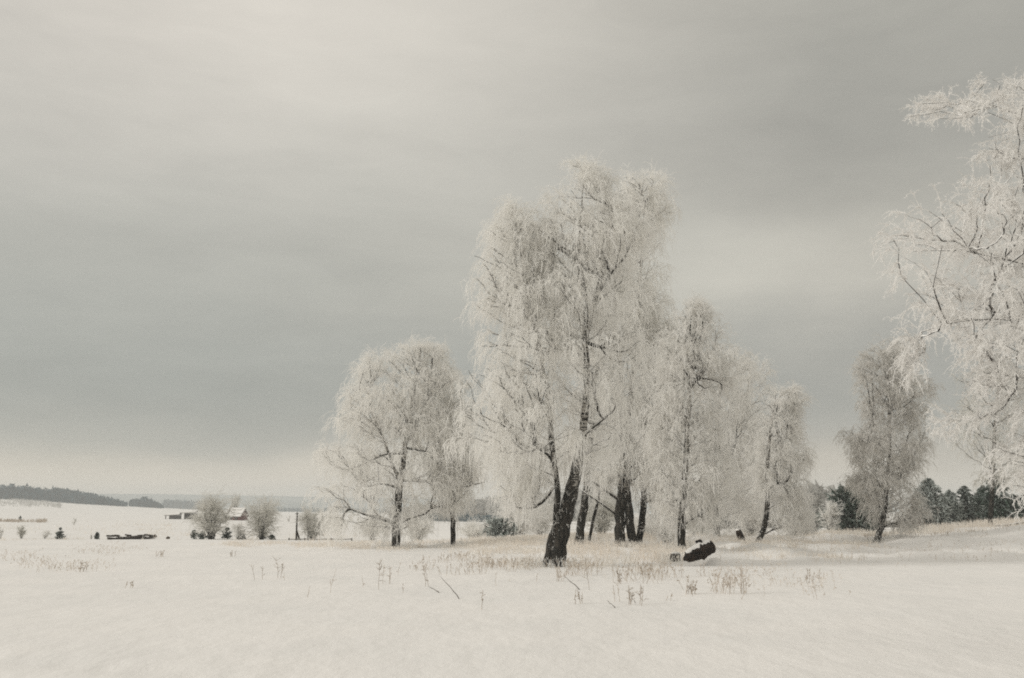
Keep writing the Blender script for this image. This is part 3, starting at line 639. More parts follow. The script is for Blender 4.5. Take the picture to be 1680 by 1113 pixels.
bush('frosted thicket filling the gap left of the grey upright bush', 1322, 886, 36, 60, 74, seed=64, n=260, stems=8, group=G3, wd=.035, mat='frost_thin')
bush('frosted thicket left of the huge birch trunks', 850, 884, 66, 66, 78, seed=51, n=420, stems=8, group=G3, wd=.04, mat='frost_thin')
bush('frosted thicket seen between the huge birch and its slim neighbour', 888, 886, 70, 70, 82, seed=52, n=420, stems=8, group=G3, wd=.04, mat='frost_thin')
bush('grey thicket between the huge birch and the twin-stemmed birch', 985, 884, 60, 78, 84, seed=53, n=420, stems=8, group=G3, wd=.045, mat='frost_dull')
bush('pale twiggy bush just left of the straight trunk behind the log', 1093, 905, 46, 62, 52, seed=54, n=300, stems=8, group=G3, wd=.03, mat='frost_thin')
bush('grey thicket behind the stump and log', 1145, 886, 80, 84, 80, seed=55, n=500, stems=8, group=G3, wd=.045, mat='frost_dull')
bush('drooping frosted thicket between the snag and the curved birch', 1232, 890, 56, 66, 70, seed=56, n=360, stems=8, group=G3, wd=.04, mat='frost_thin')
bush('pale round thicket right of the curved birch', 1300, 888, 60, 72, 68, seed=57, n=420, stems=8, group=G3, wd=.04, mat='frost_thin')
bush('grey upright bush left of the dark pine', 1336, 884, 40, 86, 90, seed=58, n=380, stems=8, group=G3, wd=.05, mat='frost_grey')
bush('pale frosted bush touching the left side of the dark pine', 1362, 882, 32, 74, 84, seed=59, n=300, stems=7, group=G3, wd=.045, mat='frost_thin')
bush('low pinkish brush on the rise behind the middle trunks', 1062, 888, 70, 40, 66, seed=60, n=260, stems=9, group=G3, wd=.03, mat='frost_thin')

# ------------------------------------------------------------------ conifers
def conifer(label, px, row, w, h, d, mat='needles_dark', seed=1, n=60, tw=.10, name='evergreen_tree', group='evergreens', pine=0.0):
    rng = np.random.default_rng(seed); b = at(px, row, d); base = Vector((b.x, d, gz(b.x, d))); hw = w / 2 / F * d; hh = (b.z - base.z) + h / F * d
    root = thing(name, label, 'evergreen tree', base, group)
    mb = MB(); t = np.linspace(0, 1, 8); P = np.stack([.02 * np.sin(t * 5), 0 * t, t * hh * .97 - .1], 1); rings(mb, P, np.linspace(hh * .022, .01, 8), 7, seed, True, .1); mb.build('trunk', 'dark_wood', root)
    # boughs
    a = rng.random(n) ** 1.15; z0 = hh * (.05 + .93 * a); ang = rng.random(n) * 6.283
    prof = np.where(a < .12, .8 + a * 1.6, (1 - a) ** (.62 - .25 * pine)); L = np.maximum(hw * 1.7 * prof * rng.uniform(.5, 1.15, n), hh * .03)
    D0 = np.stack([np.cos(ang), np.sin(ang), np.full(n, .30 + .5 * pine) + .7 * a], 1); P0 = np.stack([0 * z0, 0 * z0, z0 - L * .15], 1)
    PS = strands(P0, nrm(D0), L, .55 * (1 - pine), 5, rng, .06); bo = MB(); ribbons(bo, PS, L[:, None] * .05 * np.linspace(1, .3, 6)[None] + .01, 3, rng); tag(bo.build('boughs', 'dark_wood', root), kind='stuff')
    nd = MB(); k1 = 12; ns = n * k1; pi = np.repeat(np.arange(n), k1); kk = rng.integers(1, 6, ns); Q0 = PS[pi, np.minimum(kk, 5)]; dd = nrm(PS[pi, np.minimum(kk, 5)] - PS[pi, kk - 1])
    Q0 = Q0 - dd * (rng.random((ns, 1)) * L[pi, None] / 5)
    QS = strands(Q0, nrm(dd * .9 + rng.normal(size=(ns, 3)) * .45), L[pi] * rng.uniform(.18, .42, ns), .2, 3, rng, .12)
    ribbons(nd, QS, tw * np.array([.7, 1, .8, .2])[None] * rng.uniform(.7, 1.2, (ns, 1)), 2, rng)
    spikes(nd, QS, 7, tw * 1.2, tw * .5, rng); spikes(nd, PS, 9, tw * 1.5, tw * .5, rng)
    tag(nd.build('needles', mat, root, smooth=False), kind='stuff'); return root
GE = 'evergreens at the right edge of the meadow'
conifer('dark green pine with a broad crown just left of the lone grey birch', 1393, 877, 64, 72, 86, seed=71, n=190, tw=.10, pine=.7, group=GE)
conifer('second dark pine partly hidden by the lone birch', 1416, 876, 44, 56, 90, seed=72, n=120, tw=.10, pine=.7, group=GE)
conifer('rust-brown dying spruce hidden half behind the lone birch', 1501, 872, 24, 54, 86, mat='needles_rust', seed=73, n=90, tw=.09, group=GE)
conifer('tallest frosty spruce right of the lone birch', 1528, 868, 60, 82, 88, mat='needles_frosty', seed=74, n=240, tw=.10, group=GE)
conifer('narrow frosty spruce right of the tallest one', 1562, 866, 40, 60, 90, mat='needles_frosty', seed=75, n=130, tw=.10, group=GE)
conifer('frost dusted spruce in the middle of the evergreen row', 1586, 865, 46, 66, 92, mat='needles_mid', seed=76, n=160, tw=.10, group=GE)
conifer('low round evergreen behind the pale cable', 1609, 864, 40, 52, 98, mat='needles_mid', seed=77, n=130, tw=.10, pine=.4, group=GE)
conifer('dark pointed spruce, tallest near the right edge', 1638, 863, 58, 84, 96, mat='needles_dark', seed=78, n=230, tw=.10, group=GE)
conifer('dark spruce left of the tallest one near the right edge', 1617, 864, 36, 66, 100, mat='needles_dark', seed=79, n=130, tw=.10, group=GE)
conifer('dark low spruce at the right edge behind the near birch', 1668, 862, 44, 50, 98, mat='needles_dark', seed=80, n=130, tw=.10, group=GE)
conifer('dark spruce just outside the right edge', 1705, 861, 50, 80, 96, mat='needles_dark', seed=81, n=160, tw=.10, group=GE)
GY = 'small evergreens along the lower edge of the far field'
for i, (px, row, w, h, s, lb) in enumerate([
    (318, 884, 9, 13, 1, 'first and smallest evergreen left of the dense willow'), (332, 885, 10, 12, 2, 'squat little evergreen under the left side of the dense willow'),
    (347, 886, 9, 20, 3, 'thin evergreen at the foot of the dense willow'), (372, 885, 12, 18, 4, 'darkest little evergreen between the willows below the house'),
    (396, 885, 10, 12, 5, 'little evergreen left of the slanting willow stem'), (430, 885, 9, 15, 6, 'little evergreen right of the slanting willow stem'),
    (446, 885, 9, 6, 7, 'low dark evergreen clump at the right end of the row'), (98, 881, 10, 14, 8, 'round dark evergreen left of the dark timber pile'),
    (159, 882, 6, 8, 9, 'tiny conical evergreen next to the dark timber pile'), (33, 853, 4, 6, 10, 'tiny dark evergreen on the drift edge at far left')]):
    conifer(lb, px, row, w, h, 94 if row > 860 else 240, mat='needles_mid' if i % 3 else 'needles_dark', seed=90 + s, n=60, tw=.06, group=GY, pine=.55)
conifer('bushy frosted pine sapling on the snow bank left of the huge birch', 818, 878, 40, 22, 70, mat='needles_frosty', seed=101, n=90, tw=.07, pine=.8, group='')
conifer('thin frosted sapling on the bank right of the bushy pine', 843, 880, 12, 20, 70, mat='needles_frosty', seed=102, n=40, tw=.05, pine=.5, group='')

# ------------------------------------------------------------------ buildings, poles, fence
def box(mb, c, s, rot=0):
    x, y, z = np.array(s) / 2; v = np.array([[a * x, b * y, e * z] for e in (-1, 1) for b in (-1, 1) for a in (-1, 1)])
    cr, sr = math.cos(rot), math.sin(rot); v = np.stack([v[:, 0] * cr - v[:, 1] * sr, v[:, 0] * sr + v[:, 1] * cr, v[:, 2]], 1) + np.array(c)
    mb.add(v, [(0, 2, 3, 1), (4, 5, 7, 6), (0, 1, 5, 4), (2, 6, 7, 3), (0, 4, 6, 2), (1, 3, 7, 5)])
def slab(mb, p, th):
    """quad slab from 4 corners, extruded down by th"""
    p = np.array(p, float); q = p.copy(); q[:, 2] -= th; mb.add(np.concatenate([p, q]), [(0, 1, 2, 3), (7, 6, 5, 4), (0, 4, 5, 1), (1, 5, 6, 2), (2, 6, 7, 3), (3, 7, 4, 0)])
def house(name, label, px, row, d, W_, D_, hw, hr, rz, wall, cat='house'):
    b = at(px, row, d); root = thing(name, label, cat, (b.x, d, gz(b.x, d) - .1), None, rz)
    # wall boards laid horizontally on all four sides
    nb = 6
    for k in range(nb):
        z = hw * (k + .5) / nb; hz = hw / nb - .02
        for sx in (-1, 1): mb = MB(); box(mb, (0, sx * D_ / 2, z), (W_, .12 + .02 * (k % 2), hz)); mb.build('wall_board', wall, root, False)
        for sy in (-1, 1): mb = MB(); box(mb, (sy * W_ / 2, 0, z), (.12 + .02 * (k % 2), D_ - .16, hz)); mb.build('wall_board', wall, root, False)
    for sy in (-1, 1):
        mb = MB(); x = sy * (W_ / 2 - .01); V = [(x - .06, -D_ / 2, hw), (x - .06, D_ / 2, hw), (x - .06, 0, hw + hr - .05), (x + .06, -D_ / 2, hw), (x + .06, D_ / 2, hw), (x + .06, 0, hw + hr - .05)]
        mb.add(V, [(0, 1, 4, 3), (1, 2, 5, 4), (2, 0, 3, 5)], [(0, 2, 1), (3, 4, 5)]); mb.build('gable', wall, root, False)
    ov = .45
    for s in (-1, 1):
        mb = MB(); y1 = s * (D_ / 2 + ov); z1 = hw - hr * ov / (D_ / 2); X = W_ / 2 + ov
        slab(mb, [(-X, y1, z1), (X, y1, z1), (X, 0, hw + hr), (-X, 0, hw + hr)], .08); r_ = mb.build('roof', 'roof_board', root, False)
        mb = MB(); X -= .05; slab(mb, [(-X, y1 * .985, z1 + .26), (X, y1 * .985, z1 + .26), (X, 0, hw + hr + .27), (-X, 0, hw + hr + .27)], .255); mb.build('roof_snow', 'snow', r_, False)
    mb = MB(); box(mb, (-W_ * .18, -D_ / 2 - .09, hw * .55), (.9, .05, .8)); w1 = mb.build('window', 'dark_glass', root, False)
    mb = MB()
    for dx, dz, sx, sz in ((-.5, 0, .09, 1.0), (.5, 0, .09, 1.0), (0, .45, 1.09, .09), (0, -.45, 1.09, .09), (0, 0, .04, .82)): box(mb, (-W_ * .18 + dx, -D_ / 2 - .10, hw * .55 + dz), (sx, .09 + abs(dz) * .02, sz))
    mb.build('frame', 'weathered_wood', w1, False)
    mb = MB(); box(mb, (W_ * .25, -D_ / 2 - .09, hw * .42), (.9, .05, hw * .8)); mb.build('door', 'dark_wood', root, False)
    return root
house('wooden_house', 'small dark wooden house with a thick snow-covered gable roof between the willows', 388, 852, 292, 4.6, 4.4, 1.5, 1.9, R(-14), 'red_wood')
house('wooden_shed', 'dark red wooden house mostly hidden behind the lone birch and pines', 1413, 871, 112, 3.6, 3.4, 1.9, 1.3, R(8), 'red_wood', 'shed')
def shed(label, px0, px1, rt, rb, d, seed):
    """low open-fronted barn ruin under a snow-laden lean-to roof"""
    p0 = at(px0, rb, d); p1 = at(px1, rb, d); W_ = p1.x - p0.x; cx = (p0.x + p1.x) / 2; g = gz(cx, d); h = max(at(px0, rt, d).z - g, .5); root = thing('barn_ruin', label, 'barn', (cx, d, g), 'low sheds on the far field')
    mb = MB(); slab(mb, [(-W_ / 2, -.4, h - .35), (W_ / 2, -.4, h - .15), (W_ / 2 - .3, 3.2, h + .1), (-W_ / 2 + .3, 3.2, h)], .12); r_ = mb.build('roof', 'roof_board', root, False)
    mb = MB(); slab(mb, [(-W_ / 2 + .1, -.3, h - .12), (W_ / 2 - .1, -.3, h + .08), (W_ / 2 - .4, 3.1, h + .4), (-W_ / 2 + .4, 3.1, h + .3)], .22); mb.build('roof_snow', 'snow', r_, False)
    for k in range(4):
        mb = MB(); x = -W_ / 2 + .4 + (W_ - .8) * k / 3; box(mb, (x, -.2, h / 2 - .25), (.2, .2, h - .2)); mb.build('post', 'dark_wood', root, False)
    for k in range(4):
        mb = MB(); box(mb, (0, 2.9, .12 + (h - .3) * k / 4), (W_ - .7, .14, (h - .3) / 4 - .02)); mb.build('wall_board', 'dark_wood', root, False)
shed('larger dark open shed with a snowy lean-to roof left of the willows', 295, 321, 840, 848, 298, 1)
shed('low collapsed dark shed left of the larger one on the far field', 270, 294, 844, 850, 296, 2)

def logpile():
    d = 93.5; p0 = at(178, 883, d); p1 = at(248, 883, d); rng = random.Random(4); g = gz((p0.x + p1.x) / 2, d)
    root = thing('timber_pile', 'long low pile of dark timber half buried in snow at left', 'log pile', ((p0.x + p1.x) / 2, d, g), None); W_ = p1.x - p0.x
    for k in range(34):
        x = -W_ / 2 + W_ * (k + .5) / 34 + rng.uniform(-.1, .1); a = rng.uniform(-1.2, 1.2); L = rng.uniform(.5, .95); r = rng.uniform(.05, .09); mb = MB(); z = gz(root.location.x + x, d) - g + rng.uniform(.02, .40)
        ux, uy = math.cos(a), math.sin(a); t = np.linspace(-.5, .5, 4)[:, None] * L; P = np.array([x, rng.uniform(-.2, .4), z]) + t * np.array([ux, uy, rng.uniform(-.12, .12)])
        rings(mb, P, [r, r * 1.05, r, r * .9], 7, k, True, .08); mb.build('log', 'dark_wood', root)
    mb = MB(); n = 40; xs = np.linspace(-W_ / 2 - .2, W_ / 2 + .3, n)
    zz = np.array([gz(root.location.x + x, d) - g for x in xs]) + .33 + .06 * np.sin(xs * 2.3) * np.cos(xs * 5.1); env = np.clip(np.minimum(xs + W_ / 2 + .2, W_ / 2 + .3 - xs) / .8, 0, 1); zz = zz * env - .1 * (1 - env)
    V = []; 
    for x, z in zip(xs, zz): V += [(x, .35, z - .16), (x, .45, z + .03), (x, .75, z + .06), (x, 1.1, z - .1), (x, 1.5, z - .5)]
    q = [(a * 5 + b, (a + 1) * 5 + b, (a + 1) * 5 + b + 1, a * 5 + b + 1) for a in range(n - 1) for b in range(4)]; mb.add(V, q); mb.build('snow_cap', 'snow', root)
logpile()
for px, row, w_, h_, lb in ((254, 878, 7, 5, 'dark clod poking out of the snow right of the timber pile'), (215, 877, 6, 3, 'dark lump of earth above the middle of the timber pile'), (276, 883, 6, 4, 'small dark tuft right of the timber pile, nearer the evergreens')):
    d = 100 if row < 880 else 94; b = at(px, row, d); rng = np.random.default_rng(px); mb = MB(); u = np.linspace(0, math.pi, 7); v = np.linspace(0, 2 * math.pi, 10, endpoint=False); ww = w_ / 2 / F * d; hh = h_ / F * d
    V = [((1 + .25 * rng.normal()) * ww * math.sin(a_) * math.cos(b_), ww * .7 * math.sin(a_) * math.sin(b_), hh * .7 * math.cos(a_) * (1 + .2 * rng.normal()) + hh * .3) for a_ in u for b_ in v]
    mb.add(V, [(i * 10 + j, i * 10 + (j + 1) % 10, (i + 1) * 10 + (j + 1) % 10, (i + 1) * 10 + j) for i in range(6) for j in range(10)]); o = mb.build('earth_clod', 'earth', None, False, (b.x, d, gz(b.x, d))); tag(o, lb, 'earth clod', 'dark clods in the snow')

def pole():
    d = 92.5; b = at(486, 886, d); t = at(486, 841, d); g = gz(b.x, d); root = thing('utility_pole', 'dark wooden pole with a slanting foot brace standing by the low fence', 'pole', (b.x, d, g)); h = t.z - g
    mb = MB(); rings(mb, [(0, 0, -.2), (.0, 0, h * .5), (.01, 0, h)], [.085, .075, .06], 8, 1); mb.build('post', 'dark_wood', root)
    mb = MB(); rings(mb, [(.35, .05, -.1), (.18, .03, .35), (.04, .01, .85)], [.09, .08, .06], 7, 2); mb.build('brace', 'dark_wood', root)
    mb = MB(); box(mb, (0, 0, h - .12), (.32, .07, .06)); mb.build('crossbar', 'dark_wood', root, False)
pole()
def fence():
    d = 92; b = at(525, 887, d); g = gz(b.x, d); root = thing('rail_fence', 'low dark rail fence almost buried in snow right of the pole', 'fence', (b.x, d, g))
    xs = [at(p, 887, d).x - b.x for p in (474, 500, 543, 577)]; zt = [at(p, 883.5, d).z - g for p in (474, 500, 543, 577)]
    for x, z in zip(xs, zt):
        mb = MB(); box(mb, (x, 0, z / 2 - .1), (.11, .11, z + .25)); mb.build('post', 'dark_wood', root, False)
    for a in range(3):
        mb = MB(); rings(mb, [(xs[a] - .05, -.08, zt[a] - .06), ((xs[a] + xs[a + 1]) / 2, -.085, (zt[a] + zt[a + 1]) / 2 - .08), (xs[a + 1] + .05, -.08, zt[a + 1] - .06)], [.035, .04, .035], 6, a); mb.build('rail', 'weathered_wood', root)
fence()
def cable():
    p1 = at(1440, 822, 108); p2 = at(1800, 848, 88); px = p2.x; g = gz(px, 88)
    root = thing('utility_pole', 'wooden pole beyond the right edge that holds the pale cable', 'pole', (px, 88, g))
    mb = MB(); rings(mb, [(0, 0, -.3), (0, 0, 2), (0.02, 0, p2.z - g + .5)], [.13, .12, .10], 9, 5); mb.build('post', 'weathered_wood', root)
    t = np.linspace(0, 1, 26)[:, None]; P = np.array(p1) * (1 - t) + np.array(p2) * t; P[:, 2] -= .55 * 4 * (t * (1 - t))[:, 0] * .5
    mb = MB(); rings(mb, P, np.full(26, .016), 6, 1); tag(mb.build('overhead_cable', 'wire_frost'), 'thin pale frosted cable strung across the dark evergreens at right', 'cable')
    a = at(1634, 865, 70); b = at(1720, 851, 74); mb = MB(); t = np.linspace(0, 1, 8)[:, None]; P = np.array(a) * (1 - t) + np.array(b) * t; P[:, 2] = np.maximum(P[:, 2], ground(P[:, 0], P[:, 1]) + .02)
    root = thing('fallen_pole', 'fallen pole capped with snow lying in brown grass at the right edge', 'fallen pole', tuple(P[0])); rings(mb, P - P[0], np.full(8, .05), 8, 3); mb.build('pole', 'weathered_wood', root)
    mb = MB(); Q = P - P[0]; Q[:, 2] += .055; rings(mb, Q, np.full(8, .045), 8, 4); mb.build('snow_cap', 'snow', root)
cable()

# ------------------------------------------------------------------ log, stump, snag
def the_log():
    d = 39.2; p0 = np.array(at(1122, 918, d - .15)); p1 = np.array(at(1168, 897, d + .3)); g = gz(p0[0], d)
    root = thing('fallen_log', 'thick fallen birch log with snow on top, tilted up towards the right', 'log', (p0[0], d, g)); o = np.array(root.location)
    ax = (p1 - p0); L = np.linalg.norm(ax); ax /= L; t = np.linspace(0, 1, 16); rng = np.random.default_rng(3)
    P = p0 - o + ax * (t * L)[:, None]; rr = np.interp(t, [0, .08, .25, .5, .92, 1], [.06, .15, .24, .28, .265, .24]) * (1 + .07 * rng.normal(size=16))
    mb = MB(); rings(mb, P, rr, 18, 3, True, .10); mb.build('bark', 'log_bark', root)
    e = P[-1] + ax * .012; mb = MB(); rings(mb, [e - ax * .02, e + ax * .015], [.225, .215], 16, 5, True, .04); mb.build('cut_end', 'cut_wood', root)
    # snow strip along the upper side
    side = nrm(np.cross(ax, [0, 0, 1])); up = np.cross(side, ax); V = []; ts = np.linspace(.12, .97, 18)
    for tt in ts:
        c = p0 - o + ax * tt * L; r_ = np.interp(tt, t, rr); wd = (.62 + .25 * rng.random()) * (1 if .15 < tt < .93 else .5)
        for k, a_ in enumerate(np.linspace(-1, 1, 7)):
            an = a_ * wd - .10; q = c + (side * math.sin(an) + up * math.cos(an)) * (r_ * .96 + (.075 * (1 - a_ * a_) ** .5 + .005 if abs(a_) < 1 else -.02)); V.append(q)
    mb = MB(); n = len(ts); mb.add(V, [(a_ * 7 + b_, (a_ + 1) * 7 + b_, (a_ + 1) * 7 + b_ + 1, a_ * 7 + b_ + 1) for a_ in range(n - 1) for b_ in range(6)]); mb.build('snow_cap', 'snow', root)
    k0 = p0 - o + ax * L * .7 + up * .22; mb = MB(); rings(mb, [k0, k0 + up * .16 - ax * .02, k0 + up * .2 - ax * .2], [.10, .09, .05], 8, 6, True, .15); mb.build('branch_stub', 'log_bark', root)
    k0 = p0 - o + ax * L * .3 - side * .26; mb = MB(); rings(mb, [k0, k0 - side * .07 + up * .02], [.10, .07], 8, 6, True, .15); mb.build('knot', 'cut_wood', root)
    # drift the log's raised end lies on
    m_ = np.array(at(1150, 926, d + .5)); xs = np.linspace(-1.5, 1.5, 26); ys = np.linspace(-.9, 1.2, 18); V = []
    for y in ys:
        for x in xs:
            X = m_[0] + .25 + x; Y = d + .55 + y; z = .34 * math.exp(-((x - .3) / .5) ** 2 - ((y - .2) / .4) ** 2) - .035; V.append((X, Y, gz(X, Y) + z))
    mb = MB(); mb.add(V, [(a_ * 26 + b_, a_ * 26 + b_ + 1, (a_ + 1) * 26 + b_ + 1, (a_ + 1) * 26 + b_) for a_ in range(17) for b_ in range(25)]); tag(mb.build('snow_drift', 'snow'), kind='structure')
    s = flat(1108, 921); r0 = .20; root = thing('stump', 'low cut stump rimmed with snow, just left of the log', 'stump', s)
    mb = MB(); rings(mb, [(0, 0, -.1), (0, 0, .1), (.02, 0, .24), (.02, 0, .30)], [.26, .23, .21, .19], 14, 7, True, .08); mb.build('bark', 'log_bark', root)
    mb = MB(); rings(mb, [(.02, 0.04, .295), (.02, .04, .35), (.02, .05, .37)], [.20, .17, .06], 14, 8, True, .06); mb.build('snow_cap', 'snow', root)
    s = at(1217, 898, 60); g = gz(s.x, 60) + .12; root = thing('broken_snag', 'short black broken trunk leaning left between two birches', 'snag', (s.x, 60, g))
    mb = MB(); rings(mb, [(.06, 0, -.2), (.0, 0, .2), (-.12, 0, .5), (-.2, 0, .68)], [.21, .2, .19, .15], 12, 9, True, .1); mb.build('bark', 'log_bark', root)
    mb = MB(); rings(mb, [(-.2, 0, .66), (-.21, 0, .73), (-.21, 0, .76)], [.16, .12, .05], 12, 9, True, .1); mb.build('snow_cap', 'snow', root)
the_log()

# ------------------------------------------------------------------ grasses
def blades(mb, X, Y, h, wd, rng, lean=.25, S=3):
    n = len(X); Z = ground(X, Y); P0 = np.stack([X, Y, Z - .03], 1); D = nrm(np.stack([rng.normal(size=n) * lean, rng.normal(size=n) * lean, np.ones(n)], 1))
    PS = strands(P0, D, h, .18, S, rng, .07); ribbons(mb, PS, wd * np.linspace(1, .45, S + 1)[None] * np.ones((n, 1)), 2, rng); return PS
def grass_patch(label, polys, n, h0, h1, wd, mat, seed, head=0, thr=.42):
    """polys: list of (px0, px1, row_far, row_near); blades scattered on the snow where the photo has them"""
    rng = np.random.default_rng(seed); mb = MB(); tot = sum((p[1] - p[0]) for p in polys)
    for px0, px1, r0, r1 in polys:
        k = int(n * (px1 - px0) / tot); dn = min(H * F / (max(r1, 850) - 838), 70); df = min(H * F / (max(r0, 850) - 838), 90)
        d = rng.uniform(dn, df, k * 3); d = d + rng.normal(size=k * 3) * (df - dn) * .12; px = rng.uniform(px0 - 25, px1 + 25, k * 3) + rng.normal(size=k * 3) * 12; x = (px - 840) / F * CP * d
        edge = .3 * np.clip(np.minimum(px - px0 + 30, px1 + 30 - px) / 60, 0, 1) - .35 * np.clip(np.abs((d - (dn + df) / 2) / (df - dn) * 2) - .4, 0, 1) + rng.normal(size=k * 3) * .05
        c = vnoise(x * .9, d * .55, seed) * .6 + vnoise(x * 3, d * 2, seed + 3) * .4; ok = c + edge > thr + .3; x = x[ok][:k]; d = d[ok][:k]
        PS = blades(mb, x, d, rng.uniform(h0, h1, len(x)), wd, rng)
        if head: spikes(mb, PS[:, -2:], head, .05, .03, rng)
    return tag(mb.build('grass', mat, None, False), label, 'grass', kind='stuff')
grass_patch('frosted tan grass along the tree line from the fence to the slender birch', [(380, 640, 887, 896), (560, 700, 888, 903), (680, 800, 886, 903)], 4500, .10, .28, .022, 'dry_grass', 201, 2)
grass_patch('frosted tan grass between the slender birch and the huge birch', [(760, 900, 883, 924), (800, 960, 880, 912)], 7000, .12, .38, .020, 'dry_grass', 202, 2)
grass_patch('tall frosted grass round the feet of the middle trunks', [(920, 1115, 884, 928)], 7500, .15, .45, .020, 'dry_grass', 203, 2)
grass_patch('pale grass round the log and under the right birches', [(1100, 1420, 884, 916)], 6500, .10, .32, .022, 'dry_grass', 204, 2)
grass_patch('thin grass on the snow bank below the evergreens', [(1300, 1440, 880, 892), (1480, 1700, 868, 880)], 6500, .12, .40, .028, 'dry_grass', 205, 2, .3)
grass_patch('brown frosted reeds standing in front of the evergreens', [(1500, 1760, 862, 868)], 5000, .35, .8, .035, 'dry_grass', 206, 2, .2)
grass_patch('reddish weed stems in front of the middle trunks', [(1000, 1160, 932, 962), (905, 1000, 930, 950), (1060, 1240, 940, 978)], 820, .25, .62, .014, 'dry_stalk', 207, 6, .62)
grass_patch('short brown stems in the snow before the grass band', [(780, 900, 918, 934), (700, 800, 912, 940)], 420, .15, .42, .016, 'dry_stalk', 208, 4, .4)
grass_patch('sparse pale tufts in the left meadow', [(60, 175, 922, 938), (120, 240, 890, 910), (0, 90, 900, 925)], 420, .10, .25, .014, 'pale_stalk', 209, 4, .42)
grass_patch('sparse pale tufts in the right meadow', [(1290, 1360, 940, 975), (1170, 1290, 925, 975), (1380, 1680, 895, 925)], 500, .10, .35, .013, 'pale_stalk', 210, 4, .42)

def far_scrub(label, px0, px1, d0, d1, n, h, wd, mat, seed):
    rng = np.random.default_rng(seed); mb = MB(); d = rng.uniform(d0, d1, n * 2); px = rng.uniform(px0, px1, n * 2); x = (px - 840) / F * CP * d
    d = d + (fbm(px / 30, px * 0, 2, seed)) * (d1 - d0) * 1.5; ok = vnoise(x / 6, d / 8, seed) + .5 * vnoise(x / 1.5, d / 2, seed + 1) > .72; x = x[ok]; d = d[ok]
    blades(mb, x, d, h * rng.uniform(.4, 1.1, len(x)), wd, rng, .5); tag(mb.build('dry_scrub', mat, None, False), label, 'scrub', kind='stuff')
far_scrub('thin line of brown scrub along the drift edge in the far left field', -60, 95, 205, 222, 1500, .8, .10, 'dry_stalk', 231)
far_scrub('sparse scrub lines across the far left slope', -60, 330, 120, 205, 1300, .45, .06, 'dry_grass', 232)
far_scrub('grey brown strip of brush below the far wood at the left edge', -80, 100, 560, 700, 2600, 2.0, .3, 'frost_grey', 233)
far_scrub('brown brush at the lower edge of the left meadow', -60, 180, 84, 92, 700, .3, .04, 'dry_grass', 234)
far_scrub('low scrub scattered between the willows and the fence', 300, 640, 96, 125, 900, .5, .05, 'dry_grass', 235)
far_scrub('dark scrub tufts on the snow bank at the right', 1380, 1700, 63, 70, 500, .28, .03, 'dry_stalk', 236)
def base_tufts():
    rng = np.random.default_rng(77); mb = MB()
    for o in list(bpy.data.objects):
        if o.name.startswith(('frosted_birch', 'stump', 'broken_snag', 'evergreen_tree')) and o.get('category') and o.location.y > 20 and o.location.y < 75:
            n = 260 if 'birch' in o.name else 60; a = rng.random(n) * 6.283; q = .25 + rng.random(n) ** .7 * 1.0
            PS = blades(mb, o.location.x + q * np.cos(a), o.location.y + q * np.sin(a) * .8 - .15, rng.uniform(.12, .55, n), .018, rng, .4); spikes(mb, PS, 4, .05, .03, rng)
    tag(mb.build('grass', 'frost', None, False), 'white frosted grass tufts round the feet of the birches', 'grass', kind='stuff')
base_tufts()
def weed(label, px, row, hpx, lean=0.0, stems=2, twig=6, mat='dry_stalk', seed=1, spread=.1, name='dry_weed', wd=.014, head=10):
    s = flat(px, row); d = s.y; h = hpx / F * d; rng = np.random.default_rng(seed); root = thing(name, label, 'dry weed', s, 'dry weeds poking through the snow')
    for k in range(stems):
        mb = MB(); x0 = rng.normal() * spread; y0 = rng.normal() * spread; hk = h * rng.uniform(.65, 1.05) if k else h; t = np.linspace(0, 1, 7)
        ln = lean + rng.normal() * .08; P = np.stack([x0 + ln * hk * t ** 1.3, y0 + 0 * t, t * hk - .05], 1); P[1:, :2] += rng.normal(size=(6, 2)) * .008
        rings(mb, P, np.linspace(wd * .5, wd * .25, 7), 5, k, False)
        ns = twig; kk = rng.integers(2, 6, ns); D = nrm(np.stack([rng.normal(size=ns), rng.normal(size=ns), np.full(ns, 1.1)], 1)); TS = strands(P[kk], D, hk * rng.uniform(.12, .3, ns), .1, 3, rng, .1)
        ribbons(mb, TS, np.full((ns, 4), wd * .6), 3, rng); spikes(mb, TS, head, .022, .018, rng); spikes(mb, P[None, 2:], head * 2, .02, .02, rng)
        mb.build('stem', mat, root, False)
